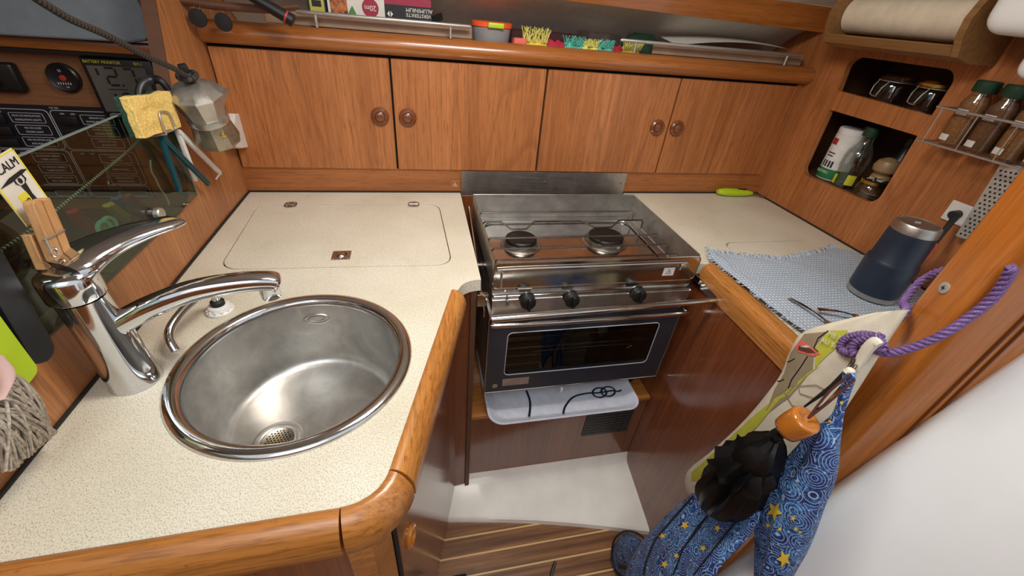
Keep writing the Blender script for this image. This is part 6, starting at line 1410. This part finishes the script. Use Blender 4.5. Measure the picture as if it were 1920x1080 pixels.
b = B(); P = [onp(p, 0.928) for p in [(1206, 1008), (1190, 998), (1168, 997), (1152, 1012), (1147, 1040), (1152, 1066), (1164, 1082)]]; b.tube(spline(P, 5), 0.0026, 8); P = [onp(p, 0.922) for p in [(1160, 1062), (1185, 1068), (1215, 1080)]]; b.tube(spline(P, 5), 0.005, 8, flat=0.5); build(b, 'edge_piping', 'ink', ub)

# ---- umbrella
um = thing('umbrella', 'black folding umbrella with an amber barrel handle hanging from a brown cord', 'umbrella', (0.98, -0.85, -0.35))
h0, h1 = AX((1528, 778), 0.975), AX((1462, 812), 0.965)
ax = (h0 - h1).normalized(); c = (h0 + h1) / 2; L = (h0 - h1).length
b = B(); rH = 0.0245; Lh = 0.041; b.lathe([(0.004, -Lh / 2 - 0.001), (0.0165, -Lh / 2), (0.0192, -Lh / 2 + 0.0018), (0.0203, -0.012), (0.0212, 0.0), (0.0212, Lh / 2 - 0.005), (0.0200, Lh / 2 - 0.0012), (0.0165, Lh / 2), (0.008, Lh / 2 - 0.002), (0.003, Lh / 2 - 0.006)], zframe(c, ax), 40); build(b, 'handle', 'amber', um, ang=60)
s_ = c - ax * Lh / 2; e_ = AX((1440, 838), 0.965)
b = B(); b.tube([s_ + ax * 0.004, s_.lerp(e_, 1.0) - ax * 0.01], 0.0042, 12); b.tube([s_ - ax * 0.012, s_ - ax * 0.022], 0.009, 16); build(b, 'shaft', 'black', um)
def ruffle(b, p0, p1, rad, spike, pleats, seed, amp, flat=0.8, pull=0.0):
    """gathered nylon: folds run lengthwise, spike[i] roughens one ring into a frill"""
    rnd = random.Random(seed); n = pleats * 2; d = (p1 - p0).normalized(); fm = zframe(p0, d); L = (p1 - p0).length
    jit = [1 + (amp if k % 2 else -amp) * rnd.uniform(0.4, 1.3) for k in range(n)]; off = [rnd.uniform(-0.10, 0.10) for k in range(n)]; rings = []; m = len(rad)
    for i, r_ in enumerate(rad):
        t = i / (m - 1); ring = []
        for k in range(n):
            q = 1 + spike[i] * (rnd.uniform(-0.3, 1.0) if k % 2 else rnd.uniform(-1.0, 0.1))
            rr_k = r_ * (1 + (jit[k] - 1) * (0.4 + 0.6 * math.sin(t * PI))) * q; an = 2 * PI * k / n + off[k] + 0.28 * t
            ring.append(b.bm.verts.new(fm @ V((rr_k * math.cos(an), rr_k * flat * math.sin(an), L * t - spike[i] * pull * (1 if k % 2 else 0) + rnd.uniform(-0.0015, 0.0015)))))
        rings.append(ring)
    for a_, c_ in zip(rings, rings[1:]):
        for k in range(n): b._f([a_[k], a_[(k + 1) % n], c_[(k + 1) % n], c_[k]])
    b._f(rings[0][::-1]); b._f(rings[-1])
b = B()
u0, u1, u2, u3 = AX((1452, 822), 0.965), AX((1403, 872), 0.958), AX((1418, 856), 0.958), AX((1340, 958), 0.950)
ruffle(b, u0, u1, [0.012, 0.022, 0.032, 0.038, 0.040, 0.039, 0.034], [0.25, 0.12, 0.03, 0, 0, 0.02, 0.05], 9, 3, 0.10, 0.85, 0.01)
build(b, 'canopy', 'nylon', um, ang=28)
b = B(); ruffle(b, u2, u3, [0.030, 0.046, 0.058, 0.047, 0.053, 0.055, 0.053, 0.047, 0.036, 0.016], [0.05, 0.1, 0.22, 0.05, 0, 0, 0, 0, 0.03, 0.1], 12, 8, 0.11, 0.8, 0.06)
build(b, 'canopy', 'nylon', um, ang=28)
b = B(); hole = c + ax * (Lh / 2 + 0.0005); hk = AX((1596, 702), 1.0)
b.tube(spline([hole, hole.lerp(hk, 0.5) + V((0, 0.004, 0.006)), hk], 6), 0.0016, 6); b.tube(spline([hole, hole.lerp(hk, 0.5) + V((0, -0.004, -0.004)), hk + V((0.002, -0.006, -0.004))], 6), 0.0016, 6); build(b, 'cord', 'ribbon', um)
b = B(); b.tube([AX((1606, 672), 1.02), AX((1560, 725), 1.0), AX((1498, 770), 0.99)], [0.0015, 0.004, 0.001], 8, flat=0.4); single(b, 'black_strap', 'black', 'thin black strap hanging from the rope behind the brown cord', 'strap')

# ---- things on the floor at the bottom edge
b = B(); P = [AZ(p, z) for p, z in [((1042, 1052), -0.775), ((1036, 1068), -0.785), ((1030, 1095), -0.797)]]; b.tube(spline(P, 5), [0.001] + [0.004] * 10, 8, flat=0.4); single(b, 'strap_end', 'black', 'thin black strap end on the plank floor at the bottom edge', 'strap')
q = AZ((866, 1082), -0.79); b = B(); b.box((q.x - 0.022, q.y - 0.03, -0.7995), (q.x + 0.012, q.y + 0.006, -0.785), 0.003, 2); single(b, 'black_buckle', 'black', 'small black plastic piece on the floor beside the sink cabinet', 'buckle')
